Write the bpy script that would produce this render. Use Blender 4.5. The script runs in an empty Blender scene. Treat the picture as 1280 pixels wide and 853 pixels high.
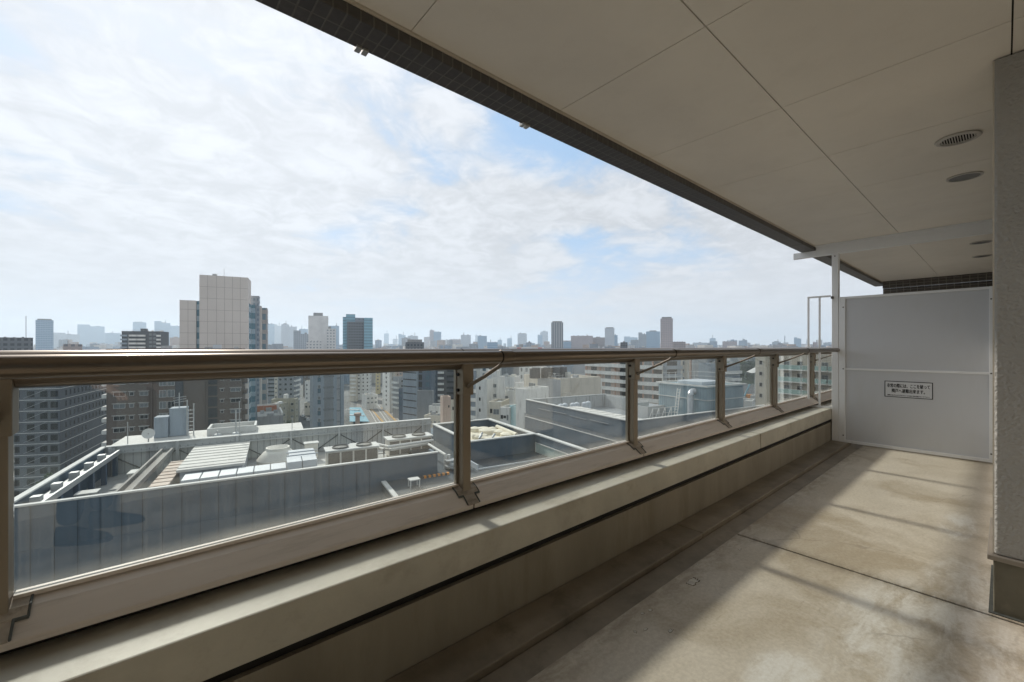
import bpy, bmesh, math, random
from mathutils import Vector, Matrix
R = math.radians
SC = bpy.context.scene
COL = SC.collection

# ------------------------------------------------------------------ camera, world, sun, exposure
EYE = 1.2                      # camera height above the balcony floor (floor = 0)
FPX, CX, HY = 527.0, 640.0, 433.4
HEAD = R(49.45)                # heading of the lens from +X (the balcony runs along +X, the city lies along +Y)
CA, SA = math.cos(HEAD), math.sin(HEAD)
GROUND = -44.0                 # street level

cam_d = bpy.data.cameras.new('camera')
cam = bpy.data.objects.new('camera', cam_d)
COL.objects.link(cam)
cam.location = (0, 0, EYE)
cam.rotation_euler = (R(90), 0, HEAD - R(90))
cam_d.sensor_width = 36.0
cam_d.lens = FPX / 1280 * 36.0
cam_d.shift_y = 6.9 / 1280
cam_d.clip_start = 0.03
cam_d.clip_end = 30000
SC.camera = cam

SUN_EL, SUN_AZ = 36.4, 0.0     # azimuth measured from +Y towards +X
sd = Vector((math.sin(R(SUN_AZ)) * math.cos(R(SUN_EL)), math.cos(R(SUN_AZ)) * math.cos(R(SUN_EL)), math.sin(R(SUN_EL))))
sun_l = bpy.data.lights.new('sun', 'SUN')
sun_l.energy = 2.0
sun_l.angle = R(3.8)
sun_l.color = (1.0, 0.93, 0.83)
sun_o = bpy.data.objects.new('sun', sun_l)
COL.objects.link(sun_o)
sun_o.rotation_euler = sd.to_track_quat('Z', 'Y').to_euler()
sun_o.location = (0, 40, 60)

world = bpy.data.worlds.new('World')
SC.world = world
world.use_nodes = True
def build_sky():
    nt = world.node_tree
    for n in list(nt.nodes): nt.nodes.remove(n)
    N = lambda t: nt.nodes.new(t)
    L = nt.links.new
    out = N('ShaderNodeOutputWorld'); bg = N('ShaderNodeBackground')
    bg.inputs['Strength'].default_value = 0.1
    L(bg.outputs[0], out.inputs['Surface'])
    sky = N('ShaderNodeTexSky'); sky.sky_type = 'NISHITA'; sky.sun_disc = False
    sky.sun_elevation = R(SUN_EL); sky.sun_rotation = R(SUN_AZ)
    sky.air_density = 1.0; sky.dust_density = 1.2; sky.ozone_density = 1.3
    tc = N('ShaderNodeTexCoord'); sep = N('ShaderNodeSeparateXYZ'); L(tc.outputs['Generated'], sep.inputs[0])
    def m(op, a, b=None, clamp=False):
        n = N('ShaderNodeMath'); n.operation = op; n.use_clamp = clamp
        for i, q in enumerate((a, b)):
            if q is None: continue
            if isinstance(q, (int, float)): n.inputs[i].default_value = q
            else: L(q, n.inputs[i])
        return n.outputs[0]
    z = m('MAXIMUM', sep.outputs[2], 0.0)
    zz = m('ADD', z, 0.16)
    u = m('DIVIDE', sep.outputs[0], zz); v = m('DIVIDE', sep.outputs[1], zz)
    cmb = N('ShaderNodeCombineXYZ'); L(u, cmb.inputs[0]); L(v, cmb.inputs[1])
    def noise(scale, detail, rough, dist, off):
        mp = N('ShaderNodeMapping'); mp.inputs['Location'].default_value = off
        L(cmb.outputs[0], mp.inputs[0])
        n = N('ShaderNodeTexNoise'); n.inputs['Scale'].default_value = scale; n.inputs['Detail'].default_value = detail
        n.inputs['Roughness'].default_value = rough; n.inputs['Distortion'].default_value = dist
        L(mp.outputs[0], n.inputs['Vector']); return n.outputs['Fac']
    def ramp(x, a, b, v0=0.0, v1=1.0):
        n = N('ShaderNodeMapRange'); n.interpolation_type = 'SMOOTHSTEP'
        n.inputs['From Min'].default_value = a; n.inputs['From Max'].default_value = b
        n.inputs['To Min'].default_value = v0; n.inputs['To Max'].default_value = v1
        L(x, n.inputs['Value']); return n.outputs[0]
    big = noise(0.8, 3, 0.5, 0.3, (SKYX, SKYY, 0))
    fine = noise(2.6, 9, 0.6, 0.5, (1.7, 6.1, 0))
    wisp = noise(7.0, 8, 0.65, 0.8, (9.2, 3.3, 0))
    dens = m('ADD', m('ADD', m('MULTIPLY', big, 0.62), m('MULTIPLY', fine, 0.34)), m('MULTIPLY', wisp, 0.12))
    gap = N('ShaderNodeVectorMath'); gap.operation = 'DOT_PRODUCT'; L(tc.outputs['Generated'], gap.inputs[0]); gap.inputs[1].default_value = Vector((0.80, 0.63, 0.42)).normalized()
    dens = m('SUBTRACT', dens, ramp(gap.outputs['Value'], 0.955, 0.998, 0.0, 0.085))   # thinner cloud towards the east
    cov = ramp(dens, 0.38, 0.52)                       # how much cloud covers the blue
    shade = ramp(m('ADD', m('MULTIPLY', fine, 0.5), m('MULTIPLY', wisp, 0.5)), 0.40, 0.62)
    dot = N('ShaderNodeVectorMath'); dot.operation = 'DOT_PRODUCT'; L(tc.outputs['Generated'], dot.inputs[0]); dot.inputs[1].default_value = sd
    near = m('POWER', m('MAXIMUM', dot.outputs['Value'], 0.0), 7.0)
    lum = m('ADD', m('ADD', 3.4, m('MULTIPLY', shade, 0.85)), m('MULTIPLY', near, 1.15))
    ccol = N('ShaderNodeMixRGB'); ccol.blend_type = 'MULTIPLY'; ccol.inputs[0].default_value = 1.0
    cc = N('ShaderNodeCombineXYZ'); [L(lum, cc.inputs[i]) for i in range(3)]
    L(cc.outputs[0], ccol.inputs[1]); ccol.inputs[2].default_value = (0.94, 0.98, 1.04, 1)
    blue = N('ShaderNodeMixRGB'); blue.blend_type = 'MIX'; blue.inputs[0].default_value = 0.86
    L(sky.outputs[0], blue.inputs[1]); blue.inputs[2].default_value = (2.0, 3.0, 4.3, 1)
    mix = N('ShaderNodeMixRGB'); L(cov, mix.inputs[0]); L(blue.outputs[0], mix.inputs[1]); L(ccol.outputs[0], mix.inputs[2])
    hz = ramp(z, 0.0, 0.30, 0.9, 0.0)                  # pale air low over the horizon
    hmix = N('ShaderNodeMixRGB'); L(hz, hmix.inputs[0]); L(mix.outputs[0], hmix.inputs[1]); hmix.inputs[2].default_value = (3.95, 4.12, 4.4, 1)
    L(hmix.outputs[0], bg.inputs['Color'])
SKYX, SKYY = 4.3, 2.2
build_sky()

SC.view_settings.view_transform = 'Standard'
SC.view_settings.look = 'None'
SC.view_settings.exposure = 0.97
SC.view_settings.gamma = 1.0
SC.view_settings.use_curve_mapping = False
SC.render.engine = 'CYCLES'
SC.cycles.use_denoising = True
try:
    SC.cycles.denoiser = 'OPENIMAGEDENOISE'
except Exception:
    pass
SC.cycles.max_bounces = 8
SC.cycles.diffuse_bounces = 5
SC.cycles.glossy_bounces = 3
SC.cycles.transparent_max_bounces = 16
SC.cycles.volume_bounces = 1
SC.cycles.use_adaptive_sampling = True
SC.cycles.adaptive_threshold = 0.015

# ------------------------------------------------------------------ placing helpers
def W(px, d):                       # ground-plan position seen at column px, d metres into the view
    r = (px - CX) / FPX * d
    return Vector((CA * d + SA * r, SA * d - CA * r))
def ZY(py, d):                      # height seen at row py at depth d
    return EYE - (py - HY) / FPX * d
def G(px, py, H=EYE - GROUND):      # plan point on a level H metres below the eye
    d = H * FPX / (py - HY)
    return W(px, d)
RO = R(-11)
UX, UY = math.cos(RO), math.sin(RO)
def U(u, v):                        # axes of the neighbouring office roof
    return Vector((UX * u - UY * v, UY * u + UX * v))

# ------------------------------------------------------------------ mesh builder
class MB:
    def __init__(s): s.v = []; s.f = []; s.m = []
    def add(s, vs, fs, mi=0):
        o = len(s.v); s.v += [tuple(q) for q in vs]
        for f in fs: s.f.append(tuple(i + o for i in f)); s.m.append(mi)
        return s
    def box(s, x0, x1, y0, y1, z0, z1, mi=0, M=None):
        vs = [Vector(q) for q in ((x0,y0,z0),(x1,y0,z0),(x1,y1,z0),(x0,y1,z0),(x0,y0,z1),(x1,y0,z1),(x1,y1,z1),(x0,y1,z1))]
        if M is not None: vs = [M @ q for q in vs]
        return s.add(vs, [(3,2,1,0),(4,5,6,7),(0,1,5,4),(1,2,6,5),(2,3,7,6),(3,0,4,7)], mi)
    def ubox(s, u0, u1, v0, v1, z0, z1, mi=0):
        M = Matrix.Rotation(RO, 4, 'Z'); return s.box(u0, u1, v0, v1, z0, z1, mi, M)
    def prism(s, pts, z0, z1, mi=0):
        n = len(pts)
        vs = [(p[0], p[1], z0) for p in pts] + [(p[0], p[1], z1) for p in pts]
        fs = [tuple(range(n - 1, -1, -1)), tuple(range(n, 2 * n))] + [(i, (i + 1) % n, n + (i + 1) % n, n + i) for i in range(n)]
        return s.add(vs, fs, mi)
    def profx(s, prof, x0, x1, mi=0):        # (y,z) outline swept along X
        n = len(prof)
        vs = [(x0, p[0], p[1]) for p in prof] + [(x1, p[0], p[1]) for p in prof]
        fs = [tuple(range(n - 1, -1, -1)), tuple(range(n, 2 * n))] + [(i, (i + 1) % n, n + (i + 1) % n, n + i) for i in range(n)]
        return s.add(vs, fs, mi)
    def tube(s, pts, r, n=12, mi=0, cap=True, ry=None):
        pts = [Vector(p) for p in pts]; rings = []
        for i, p in enumerate(pts):
            t = (pts[min(i + 1, len(pts) - 1)] - pts[max(i - 1, 0)]).normalized()
            up = Vector((0, 0, 1)) if abs(t.z) < 0.95 else Vector((0, 1, 0))
            a = t.cross(up).normalized(); b = a.cross(t).normalized()
            rr = r[i] if isinstance(r, (list, tuple)) else r
            rings.append([p + a * math.cos(k * 2 * math.pi / n) * (ry or rr) + b * math.sin(k * 2 * math.pi / n) * rr for k in range(n)])
        vs = [q for ring in rings for q in ring]; fs = []
        for i in range(len(pts) - 1):
            for k in range(n):
                fs.append((i * n + k, i * n + (k + 1) % n, (i + 1) * n + (k + 1) % n, (i + 1) * n + k))
        if cap: fs += [tuple(range(n - 1, -1, -1)), tuple(range((len(pts) - 1) * n, len(pts) * n))]
        return s.add(vs, fs, mi)
    def lathe(s, c, prof, n=24, mi=0, cap=True):
        vs = [(c[0] + r * math.cos(k * 2 * math.pi / n), c[1] + r * math.sin(k * 2 * math.pi / n), c[2] + z) for r, z in prof for k in range(n)]
        m = len(prof)
        fs = [(i * n + k, i * n + (k + 1) % n, (i + 1) * n + (k + 1) % n, (i + 1) * n + k) for i in range(m - 1) for k in range(n)]
        if cap: fs += [tuple(range(n - 1, -1, -1)), tuple(range((m - 1) * n, m * n))]
        return s.add(vs, fs, mi)
    def build(s, name, mats, parent=None, smooth=False, bevel=0.0, loc=None):
        me = bpy.data.meshes.new(name)
        org = Vector((0, 0, 0))
        if parent is not None: org = world_loc(parent)
        if loc is not None: org = Vector(loc)
        me.from_pydata([tuple(Vector(q) - org) for q in s.v], [], s.f)
        if not isinstance(mats, (list, tuple)): mats = [mats]
        for q in mats: me.materials.append(q)
        me.polygons.foreach_set('material_index', s.m)
        bm = bmesh.new(); bm.from_mesh(me); bmesh.ops.recalc_face_normals(bm, faces=bm.faces); bm.to_mesh(me); bm.free()
        if smooth:
            me.polygons.foreach_set('use_smooth', [True] * len(me.polygons))
            try: me.set_sharp_from_angle(angle=R(38))
            except Exception: pass
        o = bpy.data.objects.new(name, me); COL.objects.link(o)
        if parent is not None:
            o.parent = parent
            if loc is not None: o.location = org - world_loc(parent)
        elif loc is not None: o.location = org
        if bevel:
            b = o.modifiers.new('bevel', 'BEVEL'); b.width = bevel; b.segments = 2; b.limit_method = 'ANGLE'; b.angle_limit = R(40)
        return o
def world_loc(o):
    p = Vector(o.location); q = o.parent
    while q is not None: p = p + Vector(q.location); q = q.parent
    return p
def empty(name, loc, label, cat, group=None):
    o = bpy.data.objects.new(name, None); o.empty_display_size = 0.3; COL.objects.link(o); o.location = loc
    return tag(o, label, cat, group)
def tag(o, label, cat, group=None):
    o['label'] = label; o['category'] = cat
    if group: o['group'] = group
    return o
def struct(o): o['kind'] = 'structure'; return o

# ------------------------------------------------------------------ materials
def new_mat(name):
    m = bpy.data.materials.new(name); m.use_nodes = True
    nt = m.node_tree; p = nt.nodes['Principled BSDF']
    return m, nt, p, nt.nodes.new, nt.links.new
def c4(c): return (c[0], c[1], c[2], 1.0)
_cache = {}
def mat(name, col, rough=0.7, metal=0.0, var=0.14, scale=2.0, bump=0.0, bscale=40.0, spec=0.4, stretch=None, dirt=None):
    """plain surface with uneven tone; stretch squeezes the noise into streaks, dirt = (colour, amount, scale)"""
    if name in _cache: return _cache[name]
    m, nt, p, N, L = new_mat(name)
    tc = N('ShaderNodeTexCoord'); vec = tc.outputs['Object']
    if stretch:
        mp = N('ShaderNodeMapping'); mp.inputs['Scale'].default_value = stretch; L(vec, mp.inputs[0]); vec = mp.outputs[0]
    n = N('ShaderNodeTexNoise'); n.inputs['Scale'].default_value = scale; n.inputs['Detail'].default_value = 7; n.inputs['Roughness'].default_value = 0.62
    L(vec, n.inputs['Vector'])
    cr = N('ShaderNodeValToRGB')
    cr.color_ramp.elements[0].position = 0.3; cr.color_ramp.elements[1].position = 0.7
    cr.color_ramp.elements[0].color = c4([max(0, x * (1 - var)) for x in col]); cr.color_ramp.elements[1].color = c4([min(1, x * (1 + var)) for x in col])
    L(n.outputs['Fac'], cr.inputs[0]); col_out = cr.outputs[0]
    if dirt:
        n2 = N('ShaderNodeTexNoise'); n2.inputs['Scale'].default_value = dirt[2]; n2.inputs['Detail'].default_value = 9; n2.inputs['Roughness'].default_value = 0.7
        L(vec, n2.inputs['Vector'])
        mr = N('ShaderNodeMapRange'); mr.inputs['From Min'].default_value = 0.52; mr.inputs['From Max'].default_value = 0.72; mr.inputs['To Max'].default_value = dirt[1]
        L(n2.outputs['Fac'], mr.inputs['Value'])
        mx = N('ShaderNodeMixRGB'); L(mr.outputs[0], mx.inputs[0]); L(col_out, mx.inputs[1]); mx.inputs[2].default_value = c4(dirt[0]); col_out = mx.outputs[0]
    L(col_out, p.inputs['Base Color'])
    p.inputs['Roughness'].default_value = rough; p.inputs['Metallic'].default_value = metal
    p.inputs['Specular IOR Level'].default_value = spec
    if bump:
        b = N('ShaderNodeTexNoise'); b.inputs['Scale'].default_value = bscale; b.inputs['Detail'].default_value = 4
        L(tc.outputs['Object'], b.inputs['Vector'])
        bp = N('ShaderNodeBump'); bp.inputs['Strength'].default_value = bump; bp.inputs['Distance'].default_value = 0.01
        L(b.outputs['Fac'], bp.inputs['Height']); L(bp.outputs[0], p.inputs['Normal'])
    _cache[name] = m
    return m
def facade(name, wall, pane, floor_h=3.4, bay=3.0, wf=0.55, hf=0.5, rough=0.6):
    """wall with rows of windows, for towers too far off for single windows to show"""
    if name in _cache: return _cache[name]
    m, nt, p, N, L = new_mat(name)
    tc = N('ShaderNodeTexCoord'); s = N('ShaderNodeSeparateXYZ'); L(tc.outputs['Object'], s.inputs[0])
    sn = N('ShaderNodeSeparateXYZ'); L(tc.outputs['Normal'], sn.inputs[0])
    def mt(op, a, b):
        n = N('ShaderNodeMath'); n.operation = op
        for i, q in enumerate((a, b)):
            if q is None: continue
            if isinstance(q, (int, float)): n.inputs[i].default_value = q
            else: L(q, n.inputs[i])
        return n.outputs[0]
    isx = mt('GREATER_THAN', mt('ABSOLUTE', sn.outputs[0], None), 0.5)
    a = mt('ADD', mt('MULTIPLY', isx, s.outputs[1]), mt('MULTIPLY', mt('SUBTRACT', 1.0, isx), s.outputs[0]))
    fa = mt('LESS_THAN', mt('FRACT', mt('ADD', mt('DIVIDE', a, bay), 200.25), None), wf)
    fz = mt('LESS_THAN', mt('FRACT', mt('ADD', mt('DIVIDE', s.outputs[2], floor_h), 200.3), None), hf)
    notop = mt('LESS_THAN', mt('ABSOLUTE', sn.outputs[2], None), 0.5)
    mask = mt('MULTIPLY', mt('MULTIPLY', fa, fz), notop)
    n = N('ShaderNodeTexNoise'); n.inputs['Scale'].default_value = 0.06; n.inputs['Detail'].default_value = 5; L(tc.outputs['Object'], n.inputs['Vector'])
    v = N('ShaderNodeMixRGB'); L(n.outputs['Fac'], v.inputs[0]); v.inputs[1].default_value = c4([x * 0.85 for x in wall]); v.inputs[2].default_value = c4([min(1, x * 1.15) for x in wall])
    mx = N('ShaderNodeMixRGB'); L(mask, mx.inputs[0]); L(v.outputs[0], mx.inputs[1]); mx.inputs[2].default_value = c4(pane)
    L(mx.outputs[0], p.inputs['Base Color'])
    rr = N('ShaderNodeMapRange'); rr.inputs['To Min'].default_value = rough; rr.inputs['To Max'].default_value = 0.15; L(mask, rr.inputs['Value']); L(rr.outputs[0], p.inputs['Roughness'])
    _cache[name] = m
    return m

# --- balcony surfaces
def mat_floor():
    m, nt, p, N, L = new_mat('worn_balcony_concrete')
    tc = N('ShaderNodeTexCoord')
    def noise(sc, det, off=(0,0,0), stretch=(1,1,1), dist=0.0, rough=0.6):
        mp = N('ShaderNodeMapping'); mp.inputs['Location'].default_value = off; mp.inputs['Scale'].default_value = stretch; L(tc.outputs['Object'], mp.inputs[0])
        n = N('ShaderNodeTexNoise'); n.inputs['Scale'].default_value = sc; n.inputs['Detail'].default_value = det; n.inputs['Roughness'].default_value = rough; n.inputs['Distortion'].default_value = dist
        L(mp.outputs[0], n.inputs['Vector']); return n.outputs['Fac']
    def rng(x, a, b, v0=0.0, v1=1.0):
        n = N('ShaderNodeMapRange'); n.interpolation_type = 'SMOOTHSTEP'
        n.inputs['From Min'].default_value = a; n.inputs['From Max'].default_value = b; n.inputs['To Min'].default_value = v0; n.inputs['To Max'].default_value = v1
        L(x, n.inputs['Value']); return n.outputs[0]
    def mix(f, a, b, mode='MIX'):
        n = N('ShaderNodeMixRGB'); n.blend_type = mode
        for i, q in enumerate((f, a, b)):
            if isinstance(q, (int, float)): n.inputs[i].default_value = q
            elif isinstance(q, tuple): n.inputs[i].default_value = q
            else: L(q, n.inputs[i])
        return n.outputs[0]
    def mt(op, a, b):
        n = N('ShaderNodeMath'); n.operation = op
        for i, q in enumerate((a, b)):
            if isinstance(q, (int, float)): n.inputs[i].default_value = q
            elif q is not None: L(q, n.inputs[i])
        return n.outputs[0]
    base = mix(rng(noise(1.6, 8, dist=0.6), 0.35, 0.68), c4((0.47, 0.412, 0.33)), c4((0.545, 0.485, 0.40)))
    brown = rng(noise(1.4, 7, (3, 7, 1), (1, 1, 1), 0.8), 0.47, 0.68, 0, 0.8)
    base = mix(brown, base, c4((0.33, 0.265, 0.18)))
    # lime bloom: pale patches near the pillar, streaked across the slab
    sp = N('ShaderNodeSeparateXYZ'); L(tc.outputs['Object'], sp.inputs[0])
    def blob(cx, cy, rx, ry):
        a = mt('MULTIPLY', mt('SUBTRACT', sp.outputs[0], cx), 1 / rx); b = mt('MULTIPLY', mt('SUBTRACT', sp.outputs[1], cy), 1 / ry)
        return mt('SUBTRACT', 1.0, mt('ADD', mt('MULTIPLY', a, a), mt('MULTIPLY', b, b)))
    bl = mt('MAXIMUM', mt('MAXIMUM', blob(2.35, 0.22, 0.75, 0.34), blob(3.05, 0.14, 0.5, 0.16)), blob(1.72, 0.5, 0.22, 0.15))
    bl = mt('MAXIMUM', bl, blob(4.1, 0.2, 0.35, 0.10))
    lime = mt('MULTIPLY', rng(bl, -0.15, 0.65), rng(noise(5.5, 10, (0, 2, 5), (0.55, 1.5, 1), 0.35, 0.74), 0.36, 0.60, 0, 0.85))
    base = mix(lime, base, c4((0.66, 0.63, 0.58)))
    fine = noise(60, 5, rough=0.7)
    base = mix(0.28, base, mix(rng(fine, 0.28, 0.72), c4((0.30, 0.28, 0.26)), c4((0.70, 0.70, 0.70))), 'OVERLAY')
    mid = noise(14, 9, (2, 5, 3), (0.6, 1.3, 1), 0.3, 0.72)
    base = mix(rng(mid, 0.52, 0.78, 0, 0.34), base, c4((0.25, 0.20, 0.14)))
    base = mix(rng(mid, 0.25, 0.42, 0.22, 0), base, c4((0.56, 0.51, 0.44)))
    pit = rng(noise(95, 3, (6, 2, 9), rough=0.8), 0.70, 0.76, 0, 0.75)
    base = mix(pit, base, c4((0.10, 0.08, 0.06)))
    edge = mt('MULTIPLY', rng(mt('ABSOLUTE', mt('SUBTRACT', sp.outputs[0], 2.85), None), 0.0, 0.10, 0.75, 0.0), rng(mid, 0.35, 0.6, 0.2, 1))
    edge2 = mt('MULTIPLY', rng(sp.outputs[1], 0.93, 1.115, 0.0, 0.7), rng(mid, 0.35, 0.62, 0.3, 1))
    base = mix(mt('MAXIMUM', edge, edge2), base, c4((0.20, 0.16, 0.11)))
    # hairline cracks and scuffs
    vo = N('ShaderNodeTexVoronoi'); vo.feature = 'DISTANCE_TO_EDGE'; vo.inputs['Scale'].default_value = 0.62
    dv = N('ShaderNodeMixRGB'); dv.inputs[0].default_value = 0.16; L(tc.outputs['Object'], dv.inputs[1])
    nn = N('ShaderNodeTexNoise'); nn.inputs['Scale'].default_value = 3.5; nn.inputs['Detail'].default_value = 6; L(tc.outputs['Object'], nn.inputs['Vector']); L(nn.outputs['Color'], dv.inputs[2])
    L(dv.outputs[0], vo.inputs['Vector'])
    crack = mt('MULTIPLY', rng(vo.outputs['Distance'], 0.0, 0.0035, 1, 0), rng(noise(1.3, 3, (8, 1, 0)), 0.5, 0.62, 0, 0.30))
    base = mix(crack, base, c4((0.11, 0.085, 0.06)))
    scuff = rng(noise(9, 9, (4, 4, 2), (0.35, 2.2, 1), 0.4, 0.75), 0.60, 0.70, 0, 0.35)
    base = mix(scuff, base, c4((0.19, 0.145, 0.10)))
    L(base, p.inputs['Base Color'])
    L(rng(noise(2.2, 6, (1, 1, 1)), 0.3, 0.7, 0.42, 0.68), p.inputs['Roughness'])
    bp = N('ShaderNodeBump'); bp.inputs['Strength'].default_value = 0.18; bp.inputs['Distance'].default_value = 0.003
    L(mt('ADD', mt('MULTIPLY', fine, 0.5), mt('MULTIPLY', crack, -2.0)), bp.inputs['Height']); L(bp.outputs[0], p.inputs['Normal'])
    return m
def mat_glass():
    """clear pane: see-through with a Fresnel mirror, rain streaks and dust that is thickest along the bottom edge"""
    m = bpy.data.materials.new('dusty_pane_glass'); m.use_nodes = True
    nt = m.node_tree; nt.nodes.clear(); N = nt.nodes.new; L = nt.links.new
    out = N('ShaderNodeOutputMaterial')
    tr = N('ShaderNodeBsdfTransparent'); tr.inputs[0].default_value = (0.93, 0.965, 0.965, 1)
    gl = N('ShaderNodeBsdfGlossy'); gl.inputs['Roughness'].default_value = 0.0; gl.inputs[0].default_value = (0.95, 0.97, 1, 1)
    fr = N('ShaderNodeFresnel')
    ge = N('ShaderNodeNewGeometry'); io = N('ShaderNodeMapRange'); io.inputs['To Min'].default_value = 1.65; io.inputs['To Max'].default_value = 1 / 1.65
    L(ge.outputs['Backfacing'], io.inputs['Value']); L(io.outputs[0], fr.inputs['IOR'])   # the far face of the pane mirrors like the near one
    mx = N('ShaderNodeMixShader'); L(fr.outputs[0], mx.inputs[0]); L(tr.outputs[0], mx.inputs[1]); L(gl.outputs[0], mx.inputs[2])
    du = N('ShaderNodeBsdfDiffuse'); du.inputs[0].default_value = (0.55, 0.53, 0.48, 1)
    dt = N('ShaderNodeBsdfTranslucent'); dt.inputs[0].default_value = (0.60, 0.57, 0.50, 1)
    dd = N('ShaderNodeMixShader'); dd.inputs[0].default_value = 0.6; L(du.outputs[0], dd.inputs[1]); L(dt.outputs[0], dd.inputs[2])
    tc = N('ShaderNodeTexCoord'); sp = N('ShaderNodeSeparateXYZ'); L(tc.outputs['Object'], sp.inputs[0])
    def rng(x, a, b, v0, v1):
        n = N('ShaderNodeMapRange'); n.interpolation_type = 'SMOOTHSTEP'
        n.inputs['From Min'].default_value = a; n.inputs['From Max'].default_value = b; n.inputs['To Min'].default_value = v0; n.inputs['To Max'].default_value = v1
        L(x, n.inputs['Value']); return n.outputs[0]
    def mt(op, a, b):
        n = N('ShaderNodeMath'); n.operation = op
        for i, q in enumerate((a, b)):
            if isinstance(q, (int, float)): n.inputs[i].default_value = q
            else: L(q, n.inputs[i])
        return n.outputs[0]
    mp = N('ShaderNodeMapping'); mp.inputs['Scale'].default_value = (120, 120, 0.6); L(tc.outputs['Object'], mp.inputs[0])
    st = N('ShaderNodeTexNoise'); st.inputs['Scale'].default_value = 1.0; st.inputs['Detail'].default_value = 4; L(mp.outputs[0], st.inputs['Vector'])
    n2 = N('ShaderNodeTexNoise'); n2.inputs['Scale'].default_value = 3.0; n2.inputs['Detail'].default_value = 7; L(tc.outputs['Object'], n2.inputs['Vector'])
    streak = mt('MULTIPLY', rng(st.outputs['Fac'], 0.52, 0.72, 0, 0.045), rng(sp.outputs[2], 0.0, 0.34, 1.0, 0.25))
    film = mt('MULTIPLY', rng(n2.outputs['Fac'], 0.25, 0.75, 0.001, 0.007), rng(sp.outputs[2], 0.0, 0.30, 1.15, 0.6))
    foot = mt('MULTIPLY', rng(sp.outputs[2], 0.0, 0.055, 1.0, 0.0), rng(n2.outputs['Fac'], 0.3, 0.7, 0.07, 0.25))
    amt = mt('ADD', mt('ADD', streak, film), foot)
    m2 = N('ShaderNodeMixShader'); L(amt, m2.inputs[0]); L(mx.outputs[0], m2.inputs[1]); L(dd.outputs[0], m2.inputs[2])
    L(m2.outputs[0], out.inputs['Surface'])
    return m
def mat_tile(name, ca, cb, mortar, bw, bh, axes, msize=0.004):
    """stack-bonded tile; axes picks which object axes run along and across the tile"""
    m, nt, p, N, L = new_mat(name)
    tc = N('ShaderNodeTexCoord'); s = N('ShaderNodeSeparateXYZ'); L(tc.outputs['Object'], s.inputs[0])
    cb_ = N('ShaderNodeCombineXYZ')
    L(s.outputs[axes[0]], cb_.inputs[0])
    if axes[1] == 'yz':
        ad = N('ShaderNodeMath'); L(s.outputs[1], ad.inputs[0]); L(s.outputs[2], ad.inputs[1]); L(ad.outputs[0], cb_.inputs[1])
    else: L(s.outputs[axes[1]], cb_.inputs[1])
    b = N('ShaderNodeTexBrick'); b.offset = 0.0; b.inputs['Scale'].default_value = 1.0
    b.inputs['Brick Width'].default_value = bw; b.inputs['Row Height'].default_value = bh; b.inputs['Mortar Size'].default_value = msize; b.inputs['Mortar Smooth'].default_value = 0.2
    b.inputs['Color1'].default_value = c4(ca); b.inputs['Color2'].default_value = c4(cb); b.inputs['Mortar'].default_value = c4(mortar)
    L(cb_.outputs[0], b.inputs['Vector'])
    n = N('ShaderNodeTexNoise'); n.inputs['Scale'].default_value = 35; n.inputs['Detail'].default_value = 5; L(tc.outputs['Object'], n.inputs['Vector'])
    mx = N('ShaderNodeMixRGB'); mx.blend_type = 'OVERLAY'; mx.inputs[0].default_value = 0.35; L(b.outputs['Color'], mx.inputs[1]); L(n.outputs['Fac'], mx.inputs[2])
    L(mx.outputs[0], p.inputs['Base Color']); p.inputs['Roughness'].default_value = 0.45
    bp = N('ShaderNodeBump'); bp.invert = True; bp.inputs['Strength'].default_value = 0.7; bp.inputs['Distance'].default_value = 0.004; L(b.outputs['Fac'], bp.inputs['Height']); L(bp.outputs[0], p.inputs['Normal'])
    return m
def mat_stucco():
    m, nt, p, N, L = new_mat('sprayed_grey_stucco')
    tc = N('ShaderNodeTexCoord')
    v = N('ShaderNodeTexVoronoi'); v.inputs['Scale'].default_value = 75; v.feature = 'SMOOTH_F1'; L(tc.outputs['Object'], v.inputs['Vector'])
    n = N('ShaderNodeTexNoise'); n.inputs['Scale'].default_value = 110; n.inputs['Detail'].default_value = 4; L(tc.outputs['Object'], n.inputs['Vector'])
    a = N('ShaderNodeMath'); a.operation = 'ADD'; L(v.outputs['Distance'], a.inputs[0]); L(n.outputs['Fac'], a.inputs[1])
    bp = N('ShaderNodeBump'); bp.inputs['Strength'].default_value = 0.8; bp.inputs['Distance'].default_value = 0.006; L(a.outputs[0], bp.inputs['Height']); L(bp.outputs[0], p.inputs['Normal'])
    n2 = N('ShaderNodeTexNoise'); n2.inputs['Scale'].default_value = 2.5; n2.inputs['Detail'].default_value = 6; L(tc.outputs['Object'], n2.inputs['Vector'])
    cr = N('ShaderNodeValToRGB'); cr.color_ramp.elements[0].color = (0.33, 0.32, 0.30, 1); cr.color_ramp.elements[1].color = (0.46, 0.445, 0.42, 1)
    L(n2.outputs['Fac'], cr.inputs[0]); L(cr.outputs[0], p.inputs['Base Color']); p.inputs['Roughness'].default_value = 0.9
    return m

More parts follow.
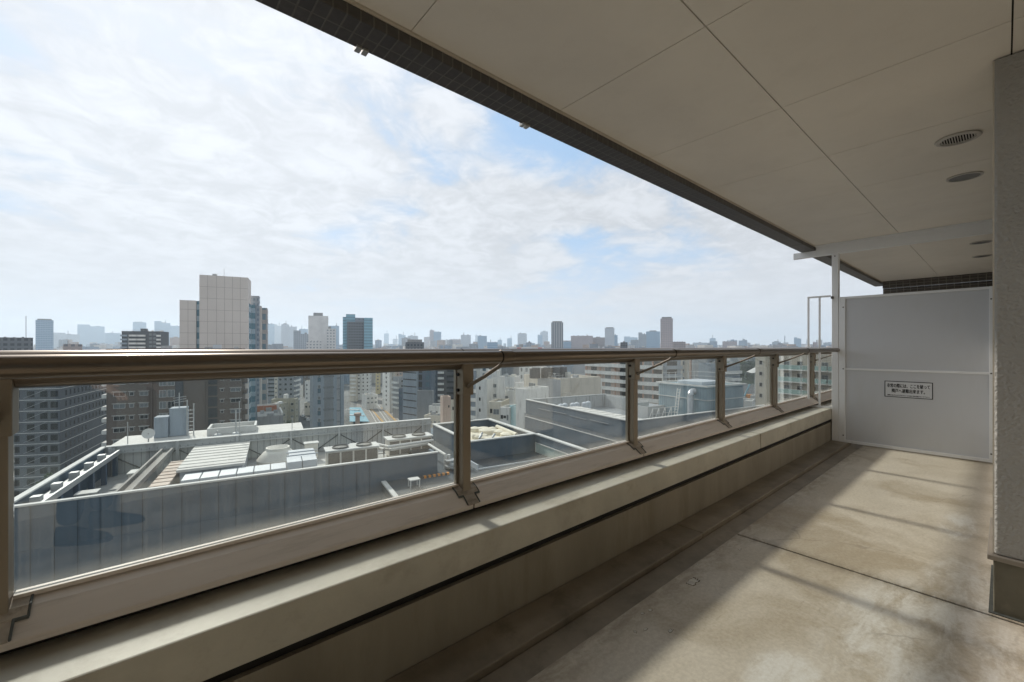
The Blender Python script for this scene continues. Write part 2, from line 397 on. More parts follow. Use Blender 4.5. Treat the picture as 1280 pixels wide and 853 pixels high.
M = {}
M['floor'] = mat_floor()
M['gutter'] = mat('gutter_coating', (0.22, 0.185, 0.14), 0.5, var=0.3, scale=3.0, bump=0.15, dirt=((0.09, 0.07, 0.045), 0.6, 5))
M['wallpaint'] = mat('parapet_paint', (0.275, 0.240, 0.185), 0.6, var=0.15, scale=2.2, bump=0.12, bscale=25, dirt=((0.17, 0.14, 0.095), 0.6, 1.9), stretch=(2.2, 1, 0.45))
M['ledge'] = mat('ledge_paint', (0.52, 0.485, 0.41), 0.55, var=0.14, scale=3.0, bump=0.14, bscale=30, dirt=((0.33, 0.28, 0.21), 0.65, 4.5))
M['black'] = mat('black_sealant', (0.012, 0.011, 0.010), 0.8)
M['sealant'] = mat('grey_sealant', (0.075, 0.08, 0.075), 0.55, var=0.3, scale=20)
M['ceil'] = mat('ceiling_board', (0.80, 0.750, 0.680), 0.8, var=0.045, scale=1.3, dirt=((0.55, 0.50, 0.43), 0.15, 4))
M['dark'] = mat('dark_gap', (0.03, 0.027, 0.022), 0.9)
M['rail'] = mat('bronze_anodised_rail', (0.205, 0.168, 0.135), 0.29, metal=0.85, var=0.008, scale=4, stretch=(0.3, 6, 6))
M['post'] = mat('bronze_anodised_post', (0.25, 0.208, 0.160), 0.42, metal=0.45, var=0.05, scale=4, stretch=(6, 6, 0.4))
M['arm'] = mat('bronze_arm', (0.17, 0.14, 0.11), 0.62, metal=0.2, var=0.04)
M['coping'] = mat('bronze_grey_coping', (0.68, 0.60, 0.54), 0.5, metal=0.0, var=0.06, scale=3, stretch=(0.4, 4, 4), dirt=((0.30, 0.255, 0.21), 0.4, 7))
M['plate'] = mat('dusty_base_plate', (0.40, 0.345, 0.29), 0.7, metal=0.1, var=0.3, scale=14, dirt=((0.14, 0.11, 0.08), 0.7, 18))
M['glass'] = mat_glass()
M['white_metal'] = mat('white_painted_metal', (0.78, 0.785, 0.79), 0.42, var=0.04, scale=2)
M['board'] = mat('partition_board', (0.565, 0.575, 0.595), 0.45, var=0.045, scale=0.8, dirt=((0.50, 0.49, 0.47), 0.3, 3.5), stretch=(1, 1, 0.4))
M['signwhite'] = mat('sign_plate', (0.63, 0.64, 0.655), 0.5, var=0.02)
M['signblack'] = mat('sign_black', (0.012, 0.012, 0.014), 0.5)
M['screw'] = mat('screw_metal', (0.12, 0.11, 0.10), 0.4, metal=0.8)
M['stucco'] = mat_stucco()
M['cream_edge'] = mat('cream_corner_bead', (0.62, 0.56, 0.47), 0.6, bump=0.5, bscale=90)
M['plinth'] = mat('olive_plinth', (0.165, 0.150, 0.112), 0.6, var=0.2, scale=6, dirt=((0.30, 0.27, 0.2), 0.5, 8))
M['flash'] = mat('metal_flashing', (0.30, 0.27, 0.235), 0.45, metal=0.6)
M['vent'] = mat('vent_plastic', (0.52, 0.49, 0.45), 0.45, var=0.03)
M['lens'] = mat('downlight_lens', (0.20, 0.20, 0.20), 0.25, var=0.03)
M['eave'] = mat_tile('brown_eave_tile', (0.062, 0.057, 0.054), (0.078, 0.071, 0.066), (0.125, 0.113, 0.10), 0.0515, 0.098, (0, 'yz'), 0.0032)
M['endtile'] = mat_tile('dark_wall_tile', (0.065, 0.055, 0.046), (0.09, 0.078, 0.066), (0.20, 0.18, 0.15), 0.098, 0.0515, (1, 2), 0.004)
M['clip'] = mat('clip_steel', (0.55, 0.53, 0.50), 0.35, metal=0.7)
M['roomwall'] = mat('room_wall_tile', (0.50, 0.46, 0.39), 0.6, var=0.06)
M['frame_dark'] = mat('window_frame_bronze', (0.10, 0.085, 0.07), 0.4, metal=0.6)
M['curtain'] = mat('pale_curtain', (0.62, 0.60, 0.56), 0.9, var=0.1, scale=6, stretch=(10, 1, 0.2))

# ------------------------------------------------------------------ balcony
X0, X1 = -6.8, 11.2
g = MB()
g.box(X0, 2.8425, -1.0, 1.115, -0.16, 0.0)
g.box(2.8575, X1, -1.0, 1.115, -0.16, 0.0)
fl = struct(g.build('balcony_floor', M['floor'], bevel=0.003))
g = MB(); g.box(2.8425, 2.8575, -1.0, 1.115, -0.16, -0.006); g.build('joint', M['dark'], fl)
g = MB(); g.box(X0, X1, 1.116, 1.245, -0.16, -0.014); g.build('gutter', M['gutter'], fl, bevel=0.003)
g = MB()
for a, b in ((X0, 2.66), (2.664, X1)): g.box(a, b, 1.246, 1.428, -0.16, 0.016)
g.build('kerb', M['gutter'], fl, bevel=0.006)
g = MB(); g.box(X0, X1, -1.0, 1.9, -0.42, -0.161); g.build('slab', M['wallpaint'], fl)

# chips knocked out of the floor paint (shallow patches with a ragged outline)
random.seed(5)
mchip = mat('bare_concrete_chip', (0.48, 0.45, 0.39), 0.8, var=0.25, scale=30)
mchipd = mat('dark_pit', (0.12, 0.095, 0.065), 0.9, var=0.3, scale=30)
for (px, py, rx, ry) in ((866, 727, .045, .02), (813, 763, .010, .007), (803, 767, .009, .006), (807, 787, .012, .006), (794, 790, .006, .008), (838, 789, .014, .007), (872, 706, .008, .005), (925, 687, .012, .005)):
    c = G(px, py, EYE)
    def ragged(k, z, s, n=22):
        rr = random.Random(px * 7 + 3)
        return [(c.x + k * rx * (1 + s * rr.uniform(-.35, .35)) * math.cos(i * 2 * math.pi / n), c.y + k * ry * (1 + s * rr.uniform(-.35, .35)) * math.sin(i * 2 * math.pi / n)) for i in range(n)]
    q = MB(); q.prism(ragged(1.10, 0, 1), 0.0002, 0.0006, 0); q.prism([(x - rx * .06, y + ry * .05) for x, y in ragged(0.92, 0, 1)], 0.0006, 0.0010, 1)
    q.build('chip', [mchipd, mchip], fl)

# ceiling boards with open joints
CZ = EYE + 1.30
ceil_root = MB(); ceil_root.box(X0, X1 + 0.25, -1.0, 1.598, CZ + 0.012, CZ + 0.25)
ceil_o = struct(ceil_root.build('balcony_ceiling', M['dark']))
xs = [X0] + [0.814 + 0.897 * k for k in range(-8, 13) if X0 < 0.814 + 0.897 * k < X1] + [X1 + 0.2]
ys = [-1.0, -0.02, 0.79, 1.592]
for i in range(len(xs) - 1):
    for j in range(3):
        b = MB(); gx = 0.0021; gy = 0.0028
        b.box(xs[i] + gx, xs[i + 1] - gx, ys[j] + gy, ys[j + 1] - gy, CZ, CZ + 0.011)
        b.build('ceiling_board', M['ceil'], ceil_o)

# tiled eave beam along the outer edge
BZ = EYE + 1.245
er = empty('eave_beam', (2, 1.68, BZ), 'dark brown tiled beam along the outer edge of the balcony ceiling', 'beam')
b = MB()
b.profx([(1.600, BZ + 0.0), (1.756, BZ), (1.756, BZ + 0.9), (1.600, BZ + 0.9)], X0, 6.02)
b.profx([(1.600, BZ + 0.0), (1.756, BZ), (1.756, BZ + 0.9), (1.600, BZ + 0.9)], 6.026, X1 + 0.25)
b.build('tile_face', M['eave'], er, bevel=0.004)
b = MB(); b.box(X0, X1 + .25, 1.593, 1.5995, CZ - 0.012, CZ + 0.02); b.build('edge_trim', M['cream_edge'], er)
for px, py in ((452, 62), (655, 157)):
    d = (BZ - EYE) * FPX / (HY - py); x = W(px, d).x
    b = MB(); b.box(x - 0.026, x - 0.003, 1.735, 1.772, BZ - 0.010, BZ + 0.02); b.build('drip_clip', M['clip'], er, bevel=0.002); b = MB(); b.box(x + 0.003, x + 0.026, 1.735, 1.772, BZ - 0.010, BZ + 0.02)
    b.build('drip_clip', M['clip'], er, bevel=0.002)

# parapet: lower wall, dark slot, overhanging ledge in lengths
pr = empty('parapet_wall', (2, 1.6, -0.16), 'beige painted parapet with a wide ledge and a long black slot under the railing', 'wall')
b = MB(); b.box(X0, X1, 1.430, 1.95, -0.158, 0.246); b.build('lower_wall', M['wallpaint'], pr)
b = MB(); b.box(X0, X1, 1.450, 1.93, 0.2465, 0.2845); b.build('slot', M['black'], pr)
lx = [X0, -1.5, 4.15, 9.8, X1]
for i in range(4):
    b = MB(); b.profx([(1.420, 0.285), (1.95, 0.285), (1.95, 0.424), (1.424, 0.4195)], lx[i] + 0.009, lx[i + 1] - 0.009)
    b.build('ledge', M['ledge'], pr, bevel=0.006)
b = MB()
for x in lx[1:-1]: b.box(x - 0.0088, x + 0.0088, 1.432, 1.945, 0.286, 0.408)
b.build('ledge_joint', M['black'], pr)

# railing
PX = [-5.9, -4.5, -3.1, -1.7, -0.298, 1.131, 2.533, 3.931, 5.29, 6.70, 8.1, 9.5, 10.9]
rr = empty('balcony_railing', (2, 1.68, 0.424), 'bronze aluminium railing with glass panes, round handrail and sloped sill', 'railing')
PY0, PY1, GY = 1.648, 1.712, 1.700
RZ = EYE - 0.0595
b = MB(); b.tube([(X0, 1.68, RZ), (X1, 1.68, RZ)], 0.0495, 28, ry=0.040); b.build('top_rail', M['rail'], rr, smooth=True)
HZ, HYY = EYE - 0.043, 1.362
for i in range(len(PX) - 1):
    b = MB(); b.tube([(PX[i] + 0.0, HYY, HZ), (PX[i + 1] - 0.004, HYY, HZ)], 0.0255, 24); b.build('handrail', M['rail'], rr, smooth=True)
def prof_z(y):                                   # upper surface of the sill
    P = [(1.590, 0.472), (1.655, 0.522), (1.690, 0.536), (1.730, 0.536), (1.80, 0.47)]
    for (a, za), (c, zc) in zip(P, P[1:]):
        if a <= y <= c: return za + (zc - za) * (y - a) / (c - a)
    return P[-1][1]
sill = [(1.590, 0.453), (1.590, 0.472), (1.655, 0.522), (1.690, 0.536), (1.730, 0.536), (1.80, 0.47), (1.80, 0.453)]
for i, x in enumerate(PX):
    b = MB(); b.box(x - 0.0215, x + 0.0215, PY0, PY1, 0.50, RZ - 0.02); b.box(x - 0.0225, x - 0.019, PY0 + .004, PY0 + 0.03, .54, 1.0)
    p = b.build('post', M['post'], rr, bevel=0.003)
    b = MB(); b.box(x - 0.030, x + 0.030, PY0 - 0.012, PY1 - 0.002, 0.972, 1.118); b.build('post_bracket', M['post'], rr, bevel=0.003)
    for sz in (0.995, 1.068):
        b = MB(); b.tube([(x - 0.038, 1.675, sz), (x - 0.030, 1.675, sz)], 0.008, 10); b.build('bolt', M['black'], rr)
    # curved arm carrying the handrail
    pts = [(x, 1.640, 1.012), (x, 1.60, 1.030), (x, 1.52, 1.062), (x, 1.45, 1.095), (x, 1.40, 1.118), (x, 1.372, 1.140)]
    b = MB(); b.tube(pts, [0.009, .008, .0075, .0075, .008, .009], 12, ry=0.012); b.build('arm', M['arm'], rr, smooth=True)
    b = MB(); b.tube([(x - 0.030, HYY, HZ), (x + 0.030, HYY, HZ)], 0.0285, 24); b.build('sleeve', M['rail'], rr, smooth=True, bevel=0.0015)
    b = MB(); b.tube([(x - 0.0345, HYY, HZ), (x - 0.0305, HYY, HZ)], 0.0268, 24); b.build('joint_ring', M['black'], rr)
    b = MB(); b.tube([(x - 0.016, 1.68, RZ), (x - 0.0125, 1.68, RZ)], 0.0502, 24, ry=0.0407); b.build('rail_joint', M['black'], rr)
    # sill cover at the post: T-shaped plate with sealant along its edges
    def strip(x0, x1, ya, yb, lift, th=0.004):
        n = 5; q = MB(); ysn = sorted(set([ya, yb] + [t for t in (1.655, 1.690, 1.73) if ya < t < yb]))
        top = [(y, prof_z(y) + lift) for y in ysn]; low = [(y, z - th) for y, z in reversed(top)]
        q.profx(low + top, x0, x1); return q
    q = strip(x - 0.030, x + 0.030, 1.591, 1.645, 0.004); q2 = strip(x - 0.056, x + 0.056, 1.632, 1.690, 0.006)
    q.add(q2.v, q2.f); q.build('base_plate', M['plate'], rr)
    for sx in (-1, 1):
        sq = MB()
        for (xx, ya, yb) in ((0.033, 1.590, 1.632), (0.058, 1.630, 1.690)):
            t = strip(x + sx * xx - 0.0028, x + sx * xx + 0.0028, ya, yb, 0.008, 0.006); sq.add(t.v, t.f)
        t = strip(min(x + sx * .033, x + sx * .060), max(x + sx * .033, x + sx * .060), 1.627, 1.632, 0.008, 0.006); sq.add(t.v, t.f)
        sq.build('sealant_bead', M['sealant'], rr, bevel=0.0015)
    if i + 1 < len(PX):
        xa, xb = x + 0.004, PX[i + 1] - 0.004
        b = MB(); b.profx(sill, xa, xb); b.build('sill', M['coping'], rr, bevel=0.003)
        b = MB(); b.box(xa + 0.02, xb - 0.02, 1.683, 1.694, 0.537, 0.5485); b.build('glazing_bead', M['coping'], rr); b = MB(); b.box(xa + .02, xb - .02, 1.7055, 1.718, 0.537, 0.5485); b.build('glazing_bead', M['coping'], rr)
        b = MB(); b.box(xa + 0.02, xb - 0.02, 1.694, 1.7055, 0.5365, 0.5475); b.build('gasket', M['black'], rr)
        b = MB(); b.box(xb - 0.030, xb - 0.0185, 1.690, 1.710, 0.549, RZ - .03); b.build('pane_edge', M['post'], rr)
        b = MB(); b.box(xa + 0.0185, xb - 0.0305, GY - 0.004, GY + 0.004, 0.548, RZ - 0.03); b.build('glass_pane', M['glass'], rr, loc=(xa + .0185, GY, 0.548))
b = MB(); b.box(X0, X1, 1.640, 1.755, 0.4245, 0.4525); b.build('packer', M['dark'], rr)

# own building below, room side and end walls
g = MB(); g.box(X0, 11.45, -14, 1.86, GROUND, -0.421); o = g.build('apartment_block', mat('own_block_wall', (0.36, 0.31, 0.25), 0.7)); tag(o, 'tall apartment block that carries the balcony, running down to street level', 'building')
er2 = empty('end_wall', (11.2, 0.7, 0), 'dark tiled wall closing the balcony beyond the grey partition', 'wall')
b = MB(); b.box(11.2, 11.45, -1.0, 1.594, 0.0, 2.36); b.build('tile_wall', M['endtile'], er2)
b = MB(); b.box(11.12, 11.199, -1.0, 1.590, 2.361, CZ - .001); b.build('lintel', M['endtile'], er2)
wr = empty('room_wall', (0.5, -1.1, 0), 'pale tiled room wall behind the camera with a wide sliding window opening', 'wall')
b = MB(); b.box(X0, -1.7, -1.2, -1.001, 0, CZ); b.box(1.7, 2.89, -1.2, -1.001, 0, CZ); b.box(-1.7, 1.7, -1.2, -1.001, 2.1, CZ); b.box(-1.7, 1.7, -1.2, -1.001, 0, 0.12)
b.build('wall_face', M['roomwall'], wr)
b = MB(); b.box(X0 - 0.2, X0, -1.2, 1.59, 0, CZ); o = b.build('side_wall', M['roomwall'], wr)
b = MB(); b.box(3.5, X1, -1.2, 0.035, 0, CZ); b.build('flat_wall', M['stucco'], wr)
sw = empty('sliding_window', (0, -1.1, 0.12), 'bronze framed sliding window with pale curtains in the room wall', 'window')
b = MB()
for x in (-1.7, -0.03, 1.64): b.box(x, x + 0.06, -1.12, -1.06, 0.121, 2.099)
b.box(-1.64, 1.64, -1.12, -1.06, 0.121, 0.18); b.box(-1.64, 1.64, -1.12, -1.06, 2.04, 2.099); b.build('frame', M['frame_dark'], sw)
b = MB(); b.box(-1.64, -0.03, -1.095, -1.085, 0.18, 2.04); b.box(0.03, 1.64, -1.095, -1.085, 0.18, 2.04); b.build('pane', M['glass'], sw)
b = MB(); n = 90
for i in range(n):
    xa = -1.62 + 3.24 * i / n; xb = -1.62 + 3.24 * (i + 1) / n
    ya = -1.16 + 0.015 * math.sin(i * 0.9); yb = -1.16 + 0.015 * math.sin((i + 1) * 0.9)
    b.add([(xa, ya, .13), (xb, yb, .13), (xb, yb, 2.09), (xa, ya, 2.09)], [(0, 1, 2, 3)])
b.build('curtain', M['curtain'], sw, smooth=True)

# pillar
pl = empty('pillar', (3.2, -0.5, 0), 'rough grey stucco pillar on an olive plinth at the right edge', 'pillar')
b = MB(); b.box(2.895, 3.5, -1.0, 0.030, 0.262, CZ - 0.004); b.build('shaft', M['stucco'], pl, bevel=0.008)
b = MB(); b.box(2.905, 3.49, 0.0305, 0.036, 0.262, CZ - 0.006); b.build('corner_bead', M['cream_edge'], pl)
b = MB(); b.box(2.890, 3.5, -1.0, 0.034, 0.0, 0.238); b.build('plinth', M['plinth'], pl, bevel=0.004)
b = MB(); b.box(2.872, 3.51, -1.0, 0.052, 0.239, 0.261); b.build('flashing', M['flash'], pl, bevel=0.003)
b = MB(); b.box(2.8715, 3.5, -.99, 0.048, -0.001, 0.004); b.build('base_seal', M['sealant'], pl)

# ceiling fittings
vr = empty('ceiling_vent', (3.82, 0.19, CZ), 'round slatted vent in the ceiling, nearer than the plain downlight', 'vent')
b = MB(); b.lathe((3.82, 0.19, CZ), [(0.100, -0.001), (0.104, -0.006), (0.098, -0.012), (0.080, -0.014), (0.078, -0.010), (0.076, -0.001)], 40, cap=False); b.build('ring', M['vent'], vr, smooth=True)
b = MB(); b.lathe((3.82, 0.19, CZ), [(0.079, -0.0012), (0.079, -0.002)], 40); b.build('throat', M['black'], vr)
b = MB()
for i in range(-6, 7):
    hw = math.sqrt(max(0, 0.078 ** 2 - (i * 0.0118) ** 2))
    b.box(3.82 - hw, 3.82 + hw, 0.19 + i * 0.0118 - 0.0024, 0.19 + i * 0.0118 + 0.0024, CZ - 0.010, CZ - 0.006)
b.build('slat', M['vent'], vr)
def downlight(x, y, label):
    q = empty('downlight', (x, y, CZ), label, 'ceiling light', 'round downlights in the ceiling')
    b = MB(); b.lathe((x, y, CZ), [(0.098, -0.001), (0.100, -0.008), (0.086, -0.010), (0.084, -0.001)], 40, cap=False); b.build('ring', M['vent'], q, smooth=True)
    b = MB(); b.lathe((x, y, CZ), [(0.0838, -0.0012), (0.0838, -0.006), (0.05, -0.009), (0.0, -0.010)][:3], 40); b.build('lens', M['lens'], q, smooth=True)
downlight(4.72, 0.20, 'round grey downlight just behind the slatted ceiling vent')
downlight(7.85, 0.19, 'round downlight beyond the ceiling channel, nearer of the two there')
downlight(9.05, 0.21, 'round downlight beyond the ceiling channel, farther of the two there')

# partition with lettered notice
QX = 6.55
pt = empty('balcony_partition', (QX, 0.7, 0), 'pale grey escape partition with white frame standing across the balcony', 'partition')
b = MB(); b.box(QX - 0.03, QX + 0.05, 1.352, 1.419, 0.018, CZ - 0.126); b.build('post', M['white_metal'], pt, bevel=0.003)
b = MB(); b.box(QX - 0.02, QX + 0.04, 0.036, 1.84, EYE + 1.165, EYE + 1.2425); b.box(QX - 0.02, QX + 0.04, 0.036, 1.59, EYE + 1.243, CZ - 0.0005); b.box(QX - 0.055, QX - 0.0205, .036, 1.59, CZ - .016, CZ - 0.0005)
b.build('ceiling_channel', M['white_metal'], pt, bevel=0.002)
PT, PB, PM = EYE + 0.617, 0.022, EYE - 0.276
b = MB(); b.box(QX - 0.024, QX + 0.02, 1.285, 1.350, 0.012, PT); b.build('stile', M['white_metal'], pt, bevel=0.002)
b = MB(); b.box(QX - 0.024, QX + 0.02, 0.072, 0.104, 0.012, PT); b.build('stile', M['white_metal'], pt, bevel=0.002)
b = MB(); b.box(QX - 0.022, QX + 0.02, 0.104, 1.285, PT - 0.028, PT - .001); b.build('top_bar', M['white_metal'], pt, bevel=0.002)
b = MB(); b.box(QX - 0.018, QX + 0.02, 0.104, 1.285, PM - 0.012, PM + 0.012); b.build('middle_bar', M['white_metal'], pt, bevel=0.002)
b = MB(); b.box(QX - 0.022, QX + 0.02, 0.104, 1.285, 0.012, 0.045); b.build('bottom_bar', M['white_metal'], pt, bevel=0.002)
b = MB(); b.box(QX - 0.004, QX + 0.004, 0.104, 1.285, PM + 0.0125, PT - 0.0285); b.build('board', M['board'], pt)
b = MB(); b.box(QX - 0.004, QX + 0.004, 0.104, 1.285, 0.0455, PM - 0.0125); b.build('board', M['board'], pt)
for yy in (1.303, 0.090):
    for zz in (0.10, PM, PT - 0.13):
        b = MB(); b.tube([(QX - 0.030, yy, zz), (QX - 0.024, yy, zz)], 0.0075, 10); b.build('screw', M['screw'], pt)
b = MB(); b.tube([(QX - .036, 1.386, CZ - .165), (QX - .030, 1.386, CZ - .165)], .007, 10); b.build('screw', M['screw'], pt)
for zz in (0.09, PM, PT - .15):
    b = MB(); b.box(QX - .03, QX + .02, .037, .0715, zz - .02, zz + .02); b.build('wall_bracket', M['flash'], pt, bevel=.002)
# notice plate
SY0, SY1, SZ0, SZ1 = 0.514, 0.918, EYE - 0.586, EYE - 0.400
b = MB(); b.box(QX - 0.0065, QX - 0.0042, SY0, SY1, SZ0, SZ1); sg = b.build('notice', M['signwhite'], pt)
b = MB()
t = 0.0075; xa, xb = QX - 0.0078, QX - 0.0066
b.box(xa, xb, SY0, SY1, SZ0, SZ0 + t); b.box(xa, xb, SY0, SY1, SZ1 - t, SZ1); b.box(xa, xb, SY0, SY0 + t, SZ0 + t, SZ1 - t); b.box(xa, xb, SY1 - t, SY1, SZ0 + t, SZ1 - t)
b.build('border', M['signblack'], sg)
def lettering(body, height, width, zc, thick=0.0):
    cu = bpy.data.curves.new('lettering', 'FONT'); cu.body = body; cu.size = 1.0; cu.align_x = 'CENTER'; cu.align_y = 'CENTER'; cu.offset = 0.0
    tmp = bpy.data.objects.new('lettering', cu); COL.objects.link(tmp)
    dg = bpy.context.evaluated_depsgraph_get(); dg.update()
    me = bpy.data.meshes.new_from_object(tmp.evaluated_get(dg)); bpy.data.objects.remove(tmp)
    if not me.vertices: return
    xs_ = [v.co.x for v in me.vertices]; ys_ = [v.co.y for v in me.vertices]
    cx, cy = (min(xs_) + max(xs_)) / 2, (min(ys_) + max(ys_)) / 2; w, h = max(xs_) - min(xs_), max(ys_) - min(ys_)
    ym = (SY0 + SY1) / 2
    for v in me.vertices:
        x, y = (v.co.x - cx) / w * width, (v.co.y - cy) / h * height
        v.co = (QX - 0.0070, ym - x, zc + y)           # read from the -X side
    if thick:                                           # printed bold: the strokes laid twice more, a hair apart
        vs = [tuple(v.co) for v in me.vertices]; fs = [tuple(p.vertices) for p in me.polygons]; n0 = len(vs); av, af = [], []
        for k, (dy, dz) in enumerate(((0, 0), (-thick, 0), (thick, 0), (0, thick), (0, -thick))):
            av += [(a - k * 0.00006, b + dy, c + dz) for a, b, c in vs]; af += [tuple(i + k * n0 for i in f) for f in fs]
        me = bpy.data.meshes.new('lettering'); me.from_pydata(av, [], af)
    me.materials.clear(); me.materials.append(M['signblack'])
    o = bpy.data.objects.new('lettering', me); COL.objects.link(o); o.parent = sg
    o.location = -world_loc(sg)
lettering('非常の際には、ここを破って', 0.045, 0.358, SZ1 - 0.052, 0.0011)
lettering('隣戸へ避難出来ます。', 0.045, 0.275, SZ1 - 0.110, 0.0011)
lettering('避難の妨げになりますのでこの付近に物を置かないで下さい。', 0.0135, 0.352, SZ0 + 0.023, 0.0005)

# white guard frame on the ledge outside the partition
gf = empty('guard_frame', (QX, 1.59, 0.43), 'slim white metal guard frame rising from the ledge past the handrail end', 'guard frame')
for yy in (1.5345, 1.655):
    b = MB(); b.box(QX - 0.085, QX - 0.065, yy - 0.010, yy + 0.010, 0.447, EYE + 0.622); b.build('upright', M['white_metal'], gf, bevel=0.002)
b = MB(); b.box(QX - 0.085, QX - 0.065, 1.42, 1.665, EYE + 0.6225, EYE + 0.645); b.build('crossbar', M['white_metal'], gf, bevel=0.002)
b = MB(); b.box(QX - 0.085, QX - 0.065, 1.4, 1.665, 0.424, 0.4465); b.build('crossbar', M['white_metal'], gf, bevel=0.002)
b = MB(); b.box(QX - .07, QX - .031, 1.40, 1.42, EYE + .60, EYE + .63); b.build('fixing', M['screw'], gf)
# ------------------------------------------------------------------ the city: ground, haze, materials
g = MB(); n = 64
g.add([(6000 * math.cos(i * 2 * math.pi / n), 6000 * math.sin(i * 2 * math.pi / n), GROUND) for i in range(n)], [tuple(range(n))])
struct(g.build('ground', mat('city_ground', (0.15, 0.15, 0.145), 0.9, var=0.5, scale=0.03, dirt=((0.09, 0.10, 0.08), 0.7, 0.012))))

def cm(name, col, **k): return mat(name, col, k.pop('rough', 0.75), k.pop('metal', 0.0), k.pop('var', 0.12), k.pop('scale', 0.35), **k)
WEATHER = dict(stretch=(1.3, 1.3, 0.16), dirt=((0.15, 0.145, 0.135), 0.55, 1.1))
C = {
 'white': cm('white_wall', (0.72, 0.71, 0.68), **WEATHER), 'cream': cm('cream_wall', (0.62, 0.57, 0.48), **WEATHER),
 'beige': cm('beige_wall', (0.55, 0.50, 0.43), **WEATHER), 'grey': cm('grey_wall', (0.36, 0.37, 0.38), **WEATHER),
 'midgrey': cm('mid_grey_wall', (0.25, 0.265, 0.28), **WEATHER), 'dark': cm('dark_wall', (0.095, 0.10, 0.11), **WEATHER),
 'bluegrey': cm('blue_grey_wall', (0.30, 0.345, 0.39), **WEATHER), 'navy': cm('navy_wall', (0.10, 0.14, 0.19), **WEATHER),
 'brown': cm('brown_tile_wall', (0.15, 0.124, 0.108), **WEATHER), 'pink': cm('pink_tile_wall', (0.50, 0.38, 0.32), **WEATHER),
 'olive': cm('olive_wall', (0.36, 0.345, 0.28), **WEATHER), 'salmon': cm('salmon_column', (0.50, 0.29, 0.21)),
 'hotel': cm('hotel_grey_wall', (0.135, 0.15, 0.17), **WEATHER), 'hotelside': cm('hotel_grey_face', (0.165, 0.165, 0.17), **WEATHER),
 'terracotta': cm('terracotta_wall', (0.45, 0.19, 0.11)), 'palegreen': cm('pale_green_wall', (0.42, 0.50, 0.46)),
 'panelgrey': cm('panel_grey', (0.095, 0.132, 0.168), scale=0.8, stretch=(1, 1, 0.4), dirt=((0.065, 0.09, 0.115), 0.35, 1.1)),
 'innergrey': cm('inner_wall_grey', (0.44, 0.45, 0.45), scale=0.8, stretch=(1.6, 1.6, 0.25), dirt=((0.17, 0.165, 0.15), 0.8, 1.6)),
 'deck': cm('deck_coating_shaded', (0.045, 0.064, 0.080), scale=0.25, dirt=((0.03, 0.043, 0.055), 0.6, 0.35)),  # deck colour darkened to stand in for shade lying on it
 'capwhite': cm('white_capping', (0.60, 0.595, 0.57), scale=1.0), 'roofwhite': cm('white_sheet_roof', (0.60, 0.58, 0.545), scale=0.9, dirt=((0.45, 0.41, 0.36), 0.35, 1.4)),
 'rust': cm('rusty_sheet', (0.56, 0.47, 0.40), scale=1.2, dirt=((0.30, 0.13, 0.06), 0.8, 1.5)),
 'steel': cm('galvanised_steel', (0.42, 0.43, 0.43), metal=0.3, rough=0.5), 'darksteel': cm('dark_steel', (0.055, 0.06, 0.065), rough=0.6),
 'duct': cm('duct_white', (0.50, 0.53, 0.56), rough=0.5), 'grille': cm('coil_grille', (0.13, 0.125, 0.115), var=0.25, scale=4),
 'creamkit': cm('cream_machine', (0.72, 0.66, 0.53)), 'teal': cm('teal_panel', (0.235, 0.325, 0.365), scale=0.5, stretch=(3, 3, .2)),
 'net': cm('teal_net', (0.40, 0.56, 0.58)), 'roofgrey': cm('flat_roof', (0.40, 0.40, 0.385), scale=0.3, dirt=((0.2, 0.2, 0.19), 0.5, 0.5)),
 'rail': cm('rail_yellow', (0.42, 0.25, 0.08)), 'bed': cm('track_bed', (0.21, 0.195, 0.18)), 'road': cm('asphalt', (0.05, 0.05, 0.052)),
 'bluesheet': cm('blue_sheet', (0.18, 0.36, 0.44)), 'greenglass': cm('green_balcony_glass', (0.36, 0.49, 0.46), rough=0.25),
 'towerpanel': cm('tower_panel', (0.68, 0.63, 0.58), scale=0.1, var=0.05), 'joint': cm('panel_joint', (0.40, 0.36, 0.33)),
 'black': cm('tank_black', (0.06, 0.066, 0.075), rough=0.5), 'red': cm('red_paint', (0.5, 0.09, 0.06)), 'orange': cm('orange_paint', (0.7, 0.28, 0.06)),
 'stone': cm('grey_stone', (0.33, 0.33, 0.33)), 'ac': cm('unit_cream', (0.66, 0.63, 0.57)), 'fanbk': cm('fan_guard', (0.20, 0.195, 0.18), rough=0.6),
}
def pane_mat(name, c, r=0.12):
    if name in _cache: return _cache[name]
    m, nt, p, N, L = new_mat(name); p.inputs['Base Color'].default_value = c4(c); p.inputs['Roughness'].default_value = r; p.inputs['Specular IOR Level'].default_value = 0.6
    _cache[name] = m; return m
PD = pane_mat('window_dark', (0.018, 0.024, 0.030)); PMID = pane_mat('window_curtained', (0.17, 0.19, 0.20), 0.2); PG = pane_mat('window_green', (0.10, 0.17, 0.17)); PB_ = pane_mat('window_blue', (0.10, 0.17, 0.22))
FRM = mat('window_frame_light', (0.50, 0.50, 0.49), 0.5); FRMD = mat('window_frame_dark', (0.05, 0.05, 0.05), 0.5)

